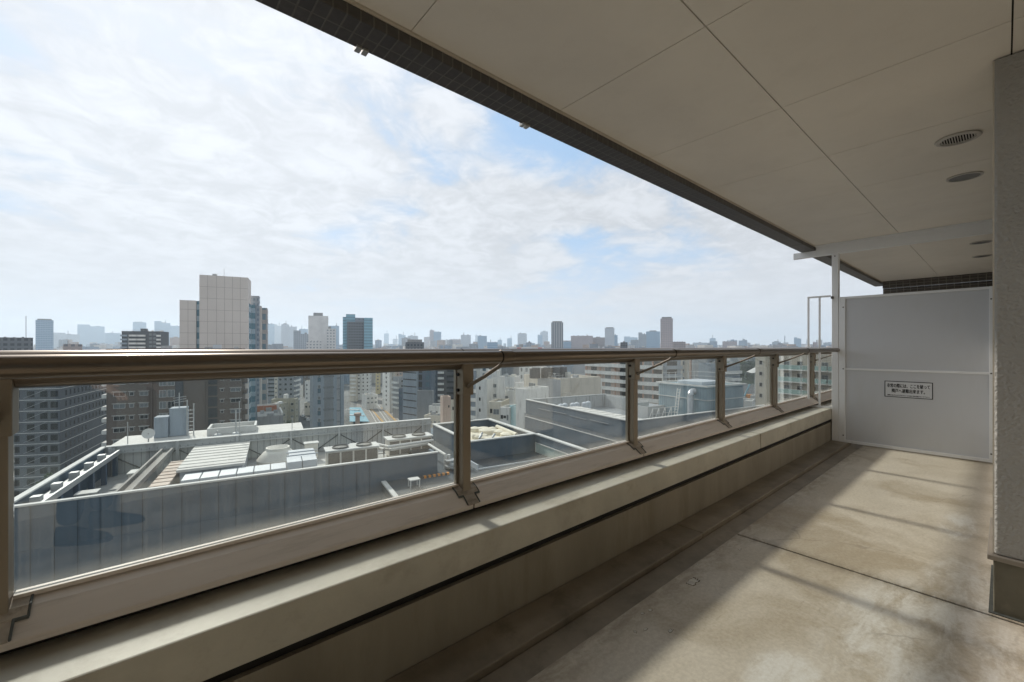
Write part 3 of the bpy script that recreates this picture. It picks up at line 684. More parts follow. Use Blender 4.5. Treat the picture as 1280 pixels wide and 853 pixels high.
# window / balcony meshes shared by their copies (x along the wall, -y outwards, z up, origin at bottom centre)
_wm = {}
def wmesh(w, h, kind='std'):
    k = (round(w, 2), round(h, 2), kind)
    if k in _wm: return _wm[k]
    b = MB(); a = w / 2
    frame = FRM; pane = PD
    if kind == 'balcony':
        b.box(-a, a, -1.1, 0.0, -0.18, 0.0, 0); b.box(-a, a, -1.1, -1.02, 0.0, h, 1); b.box(-a, -a + .08, -1.02, 0, 0, h, 1); b.box(a - .08, a, -1.02, 0, 0, h, 1); b.box(-a, a, -1.12, -1.0, h, h + .06, 0)
        mats = [C['white'], C['white']]
    elif kind == 'balcony_green':
        b.box(-a, a, -1.2, 0.0, -0.22, 0.0, 0); b.box(-a, a, -1.18, -1.14, 0.06, h, 1); b.box(-a, a, -1.2, -1.12, h, h + .06, 0)
        mats = [C['white'], C['greenglass']]
    elif kind == 'balcony_grey':
        b.box(-a, a, -1.1, 0.0, -0.18, 0.0, 0); b.box(-a, a, -1.1, -1.02, 0.0, h, 0); b.box(-a, -a + .1, -1.02, 0, 0, h, 0); b.box(a - .1, a, -1.02, 0, 0, h, 0)
        mats = [C['bluegrey']]
    elif kind == 'band':
        b.box(-a, a, -0.06, 0, 0, h, 0); mats = [C['white']]
    elif kind == 'fin':
        b.box(-a, a, -0.25, 0, 0, h, 0); mats = [C['salmon']]
    else:
        t = 0.09
        b.box(-a, a, -0.05, 0, 0, t, 0); b.box(-a, a, -0.05, 0, h - t, h, 0); b.box(-a, -a + t, -0.05, 0, t, h - t, 0); b.box(a - t, a, -0.05, 0, t, h - t, 0)
        if w > 1.3:
            nm = max(1, int(round(w / 1.2)) - 1)
            for i in range(nm):
                x = -a + w * (i + 1) / (nm + 1); b.box(x - .03, x + .03, -0.045, 0, t, h - t, 0)
        b.add([(-a + t, -0.012, t), (a - t, -0.012, t), (a - t, -0.012, h - t), (-a + t, -0.012, h - t)], [(0, 1, 2, 3)], 1)
        if kind in ('hood', 'hoodmid'): b.box(-a - .25, a + .25, -0.35, 0, h + .12, h + .2, 2)
        mats = {'std': [FRM, PD, FRM], 'mid': [FRM, PMID, FRM], 'hood': [FRM, PD, C['white']], 'hoodmid': [FRM, PMID, C['white']], 'green': [FRM, PG, FRM], 'blue': [FRMD, PB_, FRM], 'dark': [FRMD, PD, FRM], 'void': [FRMD, C['darksteel'], FRM]}[kind]
    me = bpy.data.meshes.new('window'); me.from_pydata([tuple(q) for q in b.v], [], b.f)
    for q in mats: me.materials.append(q)
    me.polygons.foreach_set('material_index', b.m)
    bm = bmesh.new(); bm.from_mesh(me); bmesh.ops.recalc_face_normals(bm, faces=bm.faces); bm.to_mesh(me); bm.free()
    _wm[k] = me; return me
def put(name, me, root, x, y, z, ang):
    o = bpy.data.objects.new(name, me); COL.objects.link(o); o.parent = root
    o.location = (x - root.location.x, y - root.location.y, z - root.location.z); o.rotation_euler = (0, 0, ang); return o

WRND = random.Random(11)
OCC = []
def block(name, label, px0, d0, px1, d1, ytop, L, wall, fl=3.1, cols=None, side=None, ylow=545, top=None, parapet=0.6, cat='building', group=None, roof=None, maxw=100, yoff=0.35, tank=None, clutter=True):
    """a building whose front runs between two plan points seen at px0/px1; windows only where the front can be seen"""
    p0, p1 = W(px0, d0), W(px1, d1); t = (p1 - p0); w = t.length; t = t / w; nrm = Vector((-t.y, t.x))     # nrm points away from us
    if nrm.dot(Vector((CA, SA))) < 0: nrm = -nrm
    z1 = ZY(ytop, d0) if top is None else top
    c = (p0 + p1) / 2
    root = empty(name, (c.x, c.y, GROUND), label, cat, group)
    P = [p0, p1, p1 + nrm * L, p0 + nrm * L]
    OCC.append(((p0 + p1) / 2 + nrm * (L / 2), math.hypot(w, L) * .42))
    b = MB(); b.prism([(q.x, q.y) for q in P], GROUND, z1 - 0.001, 0)
    b.build('wall', wall, root)
    if parapet:
        q = MB(); cen = sum(P, Vector((0, 0))) / 4
        inn = [cen + (k - cen) * (1 - 0.5 / max(3.0, (k - cen).length)) for k in P]
        for i in range(4):
            j = (i + 1) % 4; q.prism([(P[i].x, P[i].y), (P[j].x, P[j].y), (inn[j].x, inn[j].y), (inn[i].x, inn[i].y)], z1, z1 + parapet)
        q.build('parapet', wall, root)
        r = MB(); r.prism([(k.x, k.y) for k in inn], z1, z1 + 0.05); r.build('roof', roof or C['roofgrey'], root)
    ang = math.atan2(t.y, t.x)
    if clutter and w > 4 and L > 5:
        cr = random.Random(int(px0 * 10)); Mc = Matrix.Translation((p0.x, p0.y, 0)) @ Matrix.Rotation(ang, 4, 'Z')
        for i in range(cr.randint(3, 7)):
            sx, sy, hh = cr.uniform(.4, 1.1), cr.uniform(.3, .8), cr.choice((.7, 1.0, 1.3, 1.6)); x, y = cr.uniform(1.5, w - 1.5), cr.uniform(1.3, L - 1.3)
            b = MB(); b.box(x - sx, x + sx, y - sy, y + sy, z1 + .1, z1 + .1 + hh, 0, Mc); b.build('roof_unit', cr.choice((C['ac'], C['duct'], C['steel'], C['grey'])), root)
        if cr.random() < .6:
            x = cr.uniform(1, w - 1); b = MB(); b.box(x - .04, x + .04, 1, 1.08, z1, z1 + cr.uniform(2.5, 5), 0, Mc); b.build('aerial', C['steel'], root)
        if cr.random() < .6:
            b = MB()
            for zz in (.55, 1.05): b.box(.3, w - .3, .28, .32, z1 + parapet + zz - .02, z1 + parapet + zz + .02, 0, Mc)
            for i in range(int(w / 1.5) + 1): b.box(.3 + i * 1.5, .34 + i * 1.5, .28, .32, z1 + parapet, z1 + parapet + 1.05, 0, Mc)
            b.build('roof_railing', C['steel'], root)
    zmin = max(GROUND + 3, ZY(ylow, min(d0, d1)))
    nfl = max(1, int((z1 - zmin) / fl)); cnt = 0
    if cols is None:
        sp = 3.2; nc = max(1, int(w / sp)); cols = [((i + 0.5) / nc, 1.6, 1.25, 0.9, 'std') for i in range(nc)]
    for k in range(nfl):
        zf = z1 - yoff - fl * (k + 1)
        for (f, ww, hh, zo, kind) in cols:
            if cnt >= maxw: break
            kk = kind
            if kind == 'std' and WRND.random() < 0.35: kk = 'mid'
            if kind == 'hood' and WRND.random() < 0.3: kk = 'hoodmid'
            if ww < 0: ww = w * -ww
            q = p0 + t * (w * f)
            nm = 'balcony' if kind.startswith('balcony') else 'floor_band' if kind == 'band' else 'column' if kind == 'fin' else 'window'
            put(nm, wmesh(ww, hh, kk), root, q.x - nrm.x * 0.002, q.y - nrm.y * 0.002, zf + zo, ang); cnt += 1
    # the one side face we can see
    right = (px0 + px1) / 2 < CX
    s0 = p1 if right else p0 + nrm * L; s1 = p1 + nrm * L if right else p0
    if side is None: side = [((i + 0.5) / max(1, int(L / 4)), 1.3, 1.2, 0.9, 'std') for i in range(max(1, int(L / 4)))]
    ts = (s1 - s0).normalized(); an2 = math.atan2(ts.y, ts.x); outn = Vector((ts.y, -ts.x))
    for k in range(nfl):
        zf = z1 - yoff - fl * (k + 1)
        for (f, ww, hh, zo, kind) in side:
            if cnt >= maxw: break
            if ww < 0: ww = L * -ww
            q = s0 + ts * (L * f) + outn * 0.002
            put('balcony' if kind.startswith('balcony') else 'floor_band' if kind == 'band' else 'window', wmesh(ww, hh, kind), root, q.x, q.y, zf + zo, an2); cnt += 1
    if tank:
        f, kind = tank; q = p0 + t * (w * f) + nrm * min(L * 0.45, 5)
        if kind == 'hut':
            b = MB(); Mx = Matrix.Translation((q.x, q.y, 0)) @ Matrix.Rotation(ang, 4, 'Z'); b.box(-1.8, 1.8, -1.5, 1.5, z1 + .05, z1 + 2.6, 0, Mx); b.box(-2.0, 2.0, -1.7, 1.7, z1 + 2.6, z1 + 2.8, 0, Mx); b.build('stair_hut', wall, root)
        elif kind == 'tank':
            b = MB(); b.lathe((q.x, q.y, z1 + 0.8), [(1.1, 0), (1.15, .1), (1.15, 1.6), (0.9, 2.0), (.2, 2.15)], 14); b.build('water_tank', C['white'], root, smooth=True)
            b = MB(); [b.box(q.x + sx - .08, q.x + sx + .08, q.y + sy - .08, q.y + sy + .08, z1, z1 + .85) for sx in (-.7, .7) for sy in (-.7, .7)]; b.build('tank_stand', C['steel'], root)
        elif kind == 'units':
            for i in range(4):
                qq = q + t * (i * 1.5 - 2.2); b = MB(); b.box(qq.x - .5, qq.x + .5, qq.y - .4, qq.y + .4, z1 + .1, z1 + 1.3); b.build('roof_unit', C['ac'], root, bevel=.04)
    return root

# --- hotel: grey slab with white floor lines, seen at its corner
def hotel():
    p0, pc, p1 = W(-60, 112), W(75, 117), W(136, 150)
    root = empty('hotel', (pc.x, pc.y, GROUND), 'grey corner hotel with thin white floor lines and small square windows', 'building')
    top = 0.0
    back = p1 + (p0 - pc)
    b = MB(); b.prism([(q.x, q.y) for q in (p0, pc, p1, back)], GROUND, top); b.build('wall', C['hotel'], root)
    for (a, c, n, win, off) in ((p0, pc, 9, (1.7, 1.7), 0.5), (pc, p1, 13, (0.95, 1.55), 0.5)):
        t = c - a; w = t.length; t = t / w; ang = math.atan2(t.y, t.x)
        for k in range(13):
            zf = top - 1.2 - 3.02 * (k + 1)
            q = (a + c) / 2
            put('floor_line', wmesh(w - .05, 0.15, 'band'), root, q.x, q.y, zf + 2.75, ang)
            if a is p0: fr = (0.58, 0.72, 0.845, 0.945) if k % 1 == 0 else ()
            else: fr = [0.10 + i * 0.074 for i in range(12)]
            if k > 9: fr = fr[:4]
            for f in fr:
                if a is pc and f > 0.10 + 5 * 0.074 and k > 6: continue
                q = a + t * (w * f); put('window', wmesh(win[0], win[1], 'dark'), root, q.x, q.y, zf + 0.55, ang)
    # small white escape stairs seen on the near face
    b = MB(); t = (pc - p0).normalized(); o_ = Vector((t.y, -t.x)); a0 = p0 + t * ((pc - p0).length * 0.66)
    for k in range(12):
        zf = top - 1.2 - 3.02 * (k + 1); q0 = a0 + o_ * .3; q1 = a0 + t * 5.0 + o_ * .3
        b.tube([(q0.x, q0.y, zf + .3), (q1.x, q1.y, zf + 2.6)], 0.06, 5)
    b.build('stair_rail', C['steel'], root)
hotel()

# --- brown apartment block with hooded windows
def brown_block():
    cols = [(0.085, 2.3, 1.1, .9, 'hood'), (0.168, 0.9, 0.95, 1.0, 'hood'), (0.252, 1.7, 1.05, 0.9, 'hood'), (0.385, 1.5, 1.9, 0.2, 'mid'), (0.445, 1.5, 1.9, 0.2, 'std'),
            (0.645, 0.55, 0.55, 1.2, 'dark'), (0.76, 2.1, 2.55, 0.1, 'void'), (0.835, 0.75, 0.75, 1.1, 'hood'), (0.945, 2.4, 1.05, 0.9, 'hood')]
    r = block('apartment_block', 'dark brown tiled apartment block with white window hoods left of the tall beige tower', 133, 105, 303, 119, 439.3, 14, C['brown'], fl=3.0, cols=cols, side=[(0.35, 2.6, 1.0, 0.0, 'balcony_grey')], ylow=575, maxw=100)
    p0, p1 = W(133, 105), W(303, 119); t = (p1 - p0); w = t.length; t /= w; n = Vector((t.y, -t.x)); ang = math.atan2(t.y, t.x)
    b = MB(); Mx = Matrix.Translation((p0.x, p0.y, 0)) @ Matrix.Rotation(ang, 4, 'Z')
    b.box(w * .535, w * .70, -0.25, -0.003, GROUND, 0.2, 0, Mx); b.box(w * .30, w * .312, -.3, -.003, GROUND, 0.2, 0, Mx); b.build('pier', C['brown'], r)
    b = MB(); b.box(w * .53, w * .535, -.5, -.003, GROUND, .2, 0, Mx); b.box(w * .475, w * .53, -.06, -.003, GROUND, .2, 0, Mx); b.build('recess_panel', C['dark'], r)
    for k in range(9):
        zf = .2 - 3.0 * (k + 1)
        q = p0 + t * (w * .03); 
        b = MB(); b.box(-1.1, -0.02, 0.6, 3.2, zf, zf + 1.0, 0, Mx); b.build('balcony', C['white'], r, bevel=.12)
        b = MB(); b.box(w + .02, w + 1.1, 0.6, 3.6, zf - .3, zf + 0.85, 0, Mx); b.build('balcony', C['brown'], r, bevel=.15)
brown_block()

# --- tall beige tower with glazed slots, its front turned a little to the right
def tower():
    p0, p1 = W(249.2, 150), W(310, 156.5); t = (p1 - p0); w = t.length; t /= w; nrm = Vector((-t.y, t.x)); ang = math.atan2(t.y, t.x)
    root = empty('office_tower', (p0.x, p0.y, GROUND), 'tallest beige panelled office tower with blue glass slots and stepped top', 'building')
    Mx = Matrix.Translation((p0.x, p0.y, 0)) @ Matrix.Rotation(ang, 4, 'Z')
    zt = ZY(343.5, 150)
    def seg(x0, x1, y0, y1, z, m, name):
        b = MB(); b.box(x0, x1, y0, y1, GROUND, z, 0, Mx); return b.build(name, m, root)
    gm = facade('slot_glass', (0.40, 0.50, 0.56), (0.16, 0.28, 0.34), 4.1, 1000, 1.0, 0.55, 0.3)
    seg(0, w, 0, 10, zt, C['towerpanel'], 'shaft')
    seg(-5.75, -1.05, 0.4, 20, ZY(376, 150), C['towerpanel'], 'wing'); seg(-1.05, -0.001, 1.3, 18, ZY(376.5, 151), gm, 'glass_slot')
    seg(2, w - .4, 10.001, 18, ZY(384, 165), C['towerpanel'], 'core')
    z2 = ZY(382, 168)
    seg(w - .4, w + 1.3, 10.001, 13.5, z2, gm, 'glass_slot'); seg(w - .4, w + 3.2, 13.501, 16.0, z2, C['towerpanel'], 'wing')
    seg(w - .4, w + 2.6, 11.5, 15.4, ZY(371, 170), facade('tower_crown', (.34, .38, .42), (.22, .27, .32), 2.0, 1.2), 'crown')
    seg(w - .4, w + 5.0, 16.001, 22, ZY(386, 176), facade('tower_side', (0.42, 0.40, 0.39), (0.16, 0.24, 0.29), 4.1, 2.0, 0.6, 0.6), 'wing')
    b = MB(); b.box(w + .002, w + .03, 3.2, 9.2, GROUND, z2, 0, Mx); b.build('glass_slot', gm, root)
    b = MB()
    for i in range(1, 6):
        x = w * (i + (0.1 if i > 1 else 0)) / 6.1; b.box(x - .05, x + .05, -0.012, -0.002, GROUND, zt, 0, Mx)
    for k in range(1, 17): b.box(0, w, -.016, -.004, zt - k * 4.15 - .05, zt - k * 4.15 + .05, 0, Mx)
    b.box(-3.4, -3.3, .388, .398, GROUND, ZY(376, 150), 0, Mx)
    for k in range(3, 17): b.box(-5.75, -1.06, .384, .396, zt - k * 4.15 - .05, zt - k * 4.15 + .05, 0, Mx)
    b.build('panel_joint', C['joint'], root)
    b = MB(); b.box(3.5, 4.8, 2, 3.2, zt, zt + .9, 0, Mx); b.build('roof_unit', C['steel'], root)
    b = MB(); b.box(7, 7.1, 2, 2.1, zt, zt + 3, 0, Mx); b.build('roof_mast', C['steel'], root)
tower()

# ------------------------------------------------------------------ the neighbouring office roofs (axes u, v)
H = lambda h: EYE - h
def under(name, label, u, v, z, cat, group=None):
    p = U(u, v); return empty(name, (p.x, p.y, z), label, cat, group)
A = under('office_building', 'office building just below with a walled machine deck on its roof', 0, 40, GROUND, 'building')
b = MB(); b.ubox(-13.4, 24.0, 34.35, 58, GROUND, H(11.6)); b.ubox(7.6, 24.0, 19, 34.349, GROUND, H(11.6)); b.ubox(-13.4, 7.59, 19, 34.349, GROUND, H(17.5)); b.build('wall', C['panelgrey'], A)
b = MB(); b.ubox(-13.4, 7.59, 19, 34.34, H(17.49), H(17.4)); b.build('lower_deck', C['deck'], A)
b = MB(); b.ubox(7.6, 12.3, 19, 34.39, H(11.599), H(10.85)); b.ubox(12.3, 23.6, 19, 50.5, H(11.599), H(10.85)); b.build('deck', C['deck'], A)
b = MB(); b.ubox(-13.0, 12.2, 34.62, 50.3, H(11.599), H(11.45)); b.build('machine_floor', C['roofgrey'], A)
b = MB(); b.ubox(-13.0, 12.2, 34.4, 34.6, H(11.6), H(9.06)); b.build('near_screen', C['panelgrey'], A)
b = MB()
for i in range(21): b.ubox(-13 + i * .98, -12.97 + i * .98, 34.335, 34.349, H(17.3), H(9.07))
b.build('panel_seam', C['deck'], A)
b = MB(); b.ubox(-13.05, 12.25, 34.34, 34.66, H(9.06), H(8.96)); b.build('capping', C['capwhite'], A)
for (u0, u1, v0, v1) in ((-13.0, 17.0, 50.4, 50.65),):
    b = MB(); b.ubox(u0, u1, v0, v1, H(11.59), H(9.3)); b.build('far_screen', C['innergrey'], A)
    b = MB(); b.ubox(u0, u1, v0 - .02, v1 + .02, H(9.3), H(8.98)); b.build('far_band', C['innergrey'], A)
    b = MB(); b.ubox(u0, u1, v0 - .14, v1 + .2, H(8.98), H(8.90)); b.build('capping', C['capwhite'], A)
    b = MB(); b.ubox(u0, u1, 50.12, 50.37, H(9.62), H(9.5)); b.build('walkway_beam', C['steel'], A)
for i in range(7):
    u = -12.6 + i * 4.75; b = MB(); b.ubox(u - .11, u + .11, 50.1, 50.39, H(11.44), H(9.0)); b.build('column', C['innergrey'], A)
    if i < 6:
        for (ua, za, ub, zb) in ((u, 9.7, u + 2.37, 11.3), (u + 4.75, 9.7, u + 2.37, 11.3)):
            p, q = U(ua, 50.25), U(ub, 50.25); b = MB(); b.tube([(p.x, p.y, H(za)), (q.x, q.y, H(zb))], 0.055, 6); b.build('brace', C['darksteel'], A)
# left screen with its inner walkway
b = MB(); b.ubox(-13.2, -13.0, 34.4, 50.6, H(11.59), H(9.0)); b.build('left_screen', C['panelgrey'], A)
b = MB(); b.ubox(-13.28, -12.92, 34.4, 50.6, H(9.0), H(8.9)); b.build('capping', C['capwhite'], A)
b = MB(); b.ubox(-12.85, -11.9, 34.9, 50.1, H(9.62), H(9.5)); b.build('walkway_beam', C['steel'], A)
b = MB(); b.ubox(-12.0, -11.86, 34.9, 50.1, H(9.5), H(9.2)); b.build('walkway_rail', C['steel'], A)
for i in range(6):
    v = 35.6 + i * 2.8; b = MB(); b.ubox(-12.3, -12.0, v, v + .3, H(11.44), H(9.63)); b.build('column', C['navy'], A)
    b = MB(); b.ubox(-12.7, -12.25, v + .6, v + 1.1, H(9.5), H(9.05)); b.build('junction_box', C['steel'], A)
b = MB(); b.ubox(12.0, 12.2, 34.7, 36.2, H(10.9), H(9.1)); b.build('return_screen', C['panelgrey'], A)
# striped kerb, roof line and stool on the deck
st = under('hazard_kerb', 'low yellow and black striped kerb on the grey deck', 11.6, 33.6, H(10.849), 'kerb')
for i in range(12):
    b = MB(); b.ubox(10.6 + i * .2, 10.8 + i * .2, 33.7, 33.95, H(10.849), H(10.68)); b.build('stripe', C['orange'] if i % 2 else C['black'], st)
st = under('roof_stand', 'small white steel stand on the deck beside a white line', 9.5, 32.0, H(10.849), 'stand')
b = MB(); b.ubox(9.1, 9.9, 31.8, 32.5, H(10.3), H(10.22)); b.build('top', C['capwhite'], st)
for su in (9.12, 9.8):
    for sv in (31.82, 32.4):
        b = MB(); b.ubox(su, su + .08, sv, sv + .08, H(10.849), H(10.3)); b.build('leg', C['capwhite'], st)
b = MB(); b.ubox(7.5, 7.85, 26, 34.33, H(10.846), H(10.72)); o = b.build('deck_line', C['capwhite'], A)
# pipes by the gap
pp = under('pipe_rack', 'white vertical pipe rack between the machine deck and the square enclosure', 14.4, 36, H(10.85), 'pipes')
for (u, v) in ((13.3, 35.4), (13.6, 35.4), (14.9, 34.6)):
    p = U(u, v); b = MB(); b.tube([(p.x, p.y, H(10.85)), (p.x, p.y, H(9.6))], 0.14, 10); b.build('pipe', C['capwhite'], pp, smooth=True)
p, q = U(13.3, 35.4), U(13.3, 40); b = MB(); b.tube([(p.x, p.y, H(9.6)), (q.x, q.y, H(9.6))], .12, 8); b.build('pipe', C['capwhite'], pp, smooth=True)
b = MB(); b.ubox(13.1, 15.1, 34.5, 35.2, H(10.5), H(10.4)); b.ubox(13.1, 15.1, 34.5, 35.2, H(10.0), H(9.92)); b.build('shelf', C['steel'], pp)

# roof kit on the machine deck
ct = under('cable_tray', 'long grey cable tray running back across the machine deck', -8.5, 43, H(11.45), 'cable tray')
b = MB(); b.ubox(-8.95, -8.8, 35.8, 49.8, H(9.75), H(9.4)); b.ubox(-8.2, -8.05, 35.8, 49.8, H(9.75), H(9.4)); b.ubox(-8.8, -8.2, 35.8, 49.8, H(9.75), H(9.7)); b.build('tray', cm('tray_grey', (0.24, 0.23, 0.215)), ct)
for i in range(6):
    b = MB(); b.ubox(-8.75, -8.25, 36.3 + i * 2.5, 36.8 + i * 2.5, H(11.44), H(9.76)); b.build('support', C['steel'], ct)
def ribbed(u0, u1, v0, v1, ztop, zlow, m, n, root, name='ribbed_roof', across=True):
    b = MB(); b.ubox(u0, u1, v0, v1, zlow, ztop)
    for i in range(n):
        if across:
            v = v0 + (v1 - v0) * (i + .5) / n; b.ubox(u0, u1, v - .05, v + .05, ztop, ztop + .05)
        else:
            u = u0 + (u1 - u0) * (i + .5) / n; b.ubox(u - .05, u + .05, v0, v1, ztop, ztop + .05)
    return b.build(name, m, root)
r = under('machine_shed', 'white ribbed flat roofed machine shed, largest on the deck', -4.3, 45, H(11.45), 'shed')
ribbed(-6.5, -2.0, 41.0, 50.0, H(9.55), H(9.75), C['roofwhite'], 8, r, 'roof'); b = MB(); b.ubox(-6.3, -2.2, 41.2, 49.8, H(11.44), H(9.76)); b.build('wall', C['duct'], r)
r = under('duct_hood', 'low rusty white ribbed hood left of the white machine shed', -6.9, 42, H(11.45), 'hood')
ribbed(-7.7, -6.6, 37.2, 46.5, H(10.0), H(10.15), C['rust'], 9, r, 'roof'); b = MB(); b.ubox(-7.6, -6.7, 37.4, 46.3, H(11.44), H(10.16)); b.build('wall', C['steel'], r)
r = under('air_duct', 'long pale boxed air duct along the near screen wall', -1, 40, H(11.45), 'duct')
for i in range(8):
    b = MB(); b.ubox(-5.9 + i * 1.15, -4.8 + i * 1.15, 38.9, 40.8, H(11.3), H(9.85) if i < 6 else H(9.45)); b.build('duct_section', C['duct'], r, bevel=.04)
b = MB(); b.ubox(1.2, 3.3, 40.81, 43.6, H(11.3), H(9.5)); b.ubox(1.0, 3.5, 41.2, 41.3, H(9.5), H(9.42)); b.ubox(1.0, 3.5, 42.4, 42.5, H(9.5), H(9.42)); b.build('plenum', C['duct'], r, bevel=.03)
r = under('cooling_tower', 'squat beige cooling tower with a round fan stack behind the air duct', .4, 45.4, H(11.45), 'cooling tower')
p = U(.4, 45.6); b = MB(); b.lathe((p.x, p.y, H(11.44)), [(1.7, 0), (1.75, .9), (1.6, 1.1), (1.2, 1.55), (1.0, 1.7), (1.0, 1.95), (.9, 1.96)], 28); b.build('shell', C['ac'], r, smooth=True)
b = MB(); b.lathe((p.x, p.y, H(9.47)), [(.86, -.03), (.86, .0), (.1, .05)], 24); b.build('fan_guard', C['fanbk'], r)
def ac_unit(u0, label, v0=41.6, n=4, w=4.5):
    r = under('cooling_unit', label, u0 + w / 2, v0 + .8, H(11.45), 'cooling unit', 'rooftop cooling units on the machine deck')
    b = MB(); b.ubox(u0, u0 + w, v0, v0 + 1.7, H(11.3), H(9.62)); b.build('casing', C['ac'], r, bevel=.03)
    b = MB(); b.ubox(u0 - .15, u0 + w + .15, v0 - .12, v0 + 1.82, H(9.615), H(9.5)); b.build('top', C['capwhite'], r)
    for i in range(n):
        q = MB(); s = w / n; q.ubox(u0 + s * i + .08, u0 + s * (i + 1) - .08, v0 - .03, v0 - .002, H(11.1), H(9.75)); q.build('coil_grille', C['grille'], r)
    for i in range(2):
        p = U(u0 + w * (.27 + .47 * i), v0 + .85); q = MB(); q.lathe((p.x, p.y, H(9.499)), [(.72, 0), (.72, .16), (.66, .17), (.64, .06), (.1, .08)], 24); q.build('fan', C['fanbk'], r, smooth=True)
    return r
ac_unit(4.3, 'beige twin fan cooling unit, middle one beside the pale air duct')
ac_unit(10.3, 'beige twin fan cooling unit at the right end of the machine deck', 43.6)
r = under('pipe_run', 'white bent water pipes between the two twin fan cooling units', 9.4, 42, H(11.45), 'pipes')
for i, (pts) in enumerate(([(8.9, 44.5, 10.2), (9.3, 41.4, 9.9), (9.3, 41.4, 11.3)], [(9.4, 44.8, 10.1), (9.8, 41.8, 9.8), (14.6, 42.6, 9.85), (14.6, 42.6, 11.2)], [(9.6, 44.2, 10.5), (10.2, 42.2, 10.2), (14.2, 42.9, 10.2)])):
    P = [(*U(a, c), H(z)) for a, c, z in pts]; b = MB(); b.tube(P, .15, 8); b.build('pipe', C['capwhite'], r, smooth=True)
for i in range(9):
    u = -12 + i * 2.7 + .5; 
# second roof behind the far screen
r = under('stair_penthouse', 'flat white roof strip behind the far screen wall with hatch frames', -6, 54, H(11), 'roof')
b = MB(); b.ubox(-13.3, 3.0, 51.0, 57.9, H(11.59), H(9.32)); b.build('slab', C['roofwhite'], r)
b = MB(); b.ubox(-6.0, -1.6, 54.0, 54.2, H(9.3), H(8.6)); b.ubox(-6.0, -1.6, 57.0, 57.2, H(9.3), H(8.6)); b.ubox(-6.0, -5.8, 54.2, 57.0, H(9.3), H(8.6)); b.ubox(-1.8, -1.6, 54.2, 57.0, H(9.3), H(8.6)); b.build('hatch_kerb', C['capwhite'], r)
for u in (-5, -3.4):
    p = U(u, 53.0); b = MB(); b.lathe((p.x, p.y, H(9.31)), [(.45, 0), (.3, .25), (.08, .35), (.06, 2.6 if u == -3.4 else .6)], 10); b.build('roof_vent', C['steel'], r)
r = under('tank_tower', 'blue grey water tank tower with aerials standing on the white roof strip', -8.6, 56, H(9.3), 'tank')
b = MB(); b.ubox(-9.3, -7.9, 55.2, 56.8, H(9.3), H(6.4)); b.build('tank', C['bluegrey'], r, bevel=.04)
b = MB(); b.ubox(-10.5, -9.35, 55.0, 56.5, H(9.3), H(7.2)); b.build('tank', C['bluegrey'], r, bevel=.04)
b = MB(); b.ubox(-7.85, -7.75, 55.0, 55.1, H(9.3), H(5.6)); b.ubox(-7.3, -7.2, 55.0, 55.1, H(9.3), H(6.0))
for k in range(7): b.ubox(-7.75, -7.3, 55.02, 55.08, H(9.1 - k * .4), H(9.04 - k * .4))
b.build('ladder', C['steel'], r)
b = MB(); p = U(-8.6, 56); b.tube([(p.x, p.y, H(6.4)), (p.x, p.y, H(4.9))], .05, 6)
for k in range(3): b.tube([(p.x - .5, p.y - .2, H(5.9 - k * .25)), (p.x + .6, p.y + .2, H(5.8 - k * .25))], .03, 5)
b.build('aerial', C['steel'], r)
r = under('satellite_dish', 'white satellite dish beside the blue grey tank tower', -10.8, 52.6, H(9.3), 'dish')
p = U(-10.4, 52.4); b = MB(); b.tube([(p.x, p.y, H(9.3)), (p.x, p.y, H(8.6))], .06, 8); b.build('mast', C['steel'], r)
b = MB(); 
Md = Matrix.Translation((p.x, p.y, H(8.35))) @ Matrix.Rotation(R(65), 4, 'X'); nn = 20
vs = [Md @ Vector((rr_ * math.cos(k * 2 * math.pi / nn), rr_ * math.sin(k * 2 * math.pi / nn), z)) for rr_, z in ((.05, -.12), (.3, -.09), (.5, 0), (.5, .03), (.3, -.05), (.05, -.08)) for k in range(nn)]
b.add(vs, [(i * nn + k, i * nn + (k + 1) % nn, (i + 1) * nn + (k + 1) % nn, (i + 1) * nn + k) for i in range(5) for k in range(nn)]); b.build('dish', C['capwhite'], r, smooth=True)
for u, z in ((-11.7, 7.0), (-3.0, 5.6), (1.8, 7.6)):
    p = U(u, 51.5); r = MB(); r.tube([(p.x, p.y, H(9.32)), (p.x, p.y, H(z))], .035, 6); o = r.build('lightning_rod', C['steel'], None, loc=(p.x, p.y, H(9.32)))
    tag(o, {-11.7: 'thin grey lightning rod left of the satellite dish', -3.0: 'thin grey lightning rod rising from the white hatch frame', 1.8: 'thin grey lightning rod at the right end of the white roof strip'}[u], 'rod')

# square enclosure with cream machines
B = under('square_enclosure', 'square blue grey roof enclosure with white capping around cream machines', 19.9, 42, H(10.85), 'enclosure')
for (u0, u1, v0, v1) in ((16.2, 23.6, 36.75, 36.95), (16.2, 23.6, 47.0, 47.2), (16.2, 16.4, 36.96, 46.99), (23.4, 23.6, 36.96, 46.99)):
    b = MB(); b.ubox(u0, u1, v0, v1, H(10.849), H(9.08)); b.build('screen_wall', C['panelgrey'], B)
b = MB(); b.ubox(16.1, 23.7, 36.65, 37.05, H(9.08), H(8.97)); b.ubox(16.1, 23.7, 46.9, 47.3, H(9.08), H(8.97)); b.ubox(16.1, 16.5, 37.05, 46.9, H(9.08), H(8.97)); b.ubox(23.2, 23.7, 37.05, 46.9, H(9.08), H(8.97)); b.build('capping', C['capwhite'], B)
r = under('cream_chiller', 'cream chiller plant with rounded covers inside the square enclosure', 20.5, 41.5, H(10.85), 'chiller')
rnd = random.Random(4)
b = MB(); b.ubox(17.6, 22.9, 38.0, 45.0, H(10.8), H(9.75)); b.build('base', C['creamkit'], r, bevel=.1)
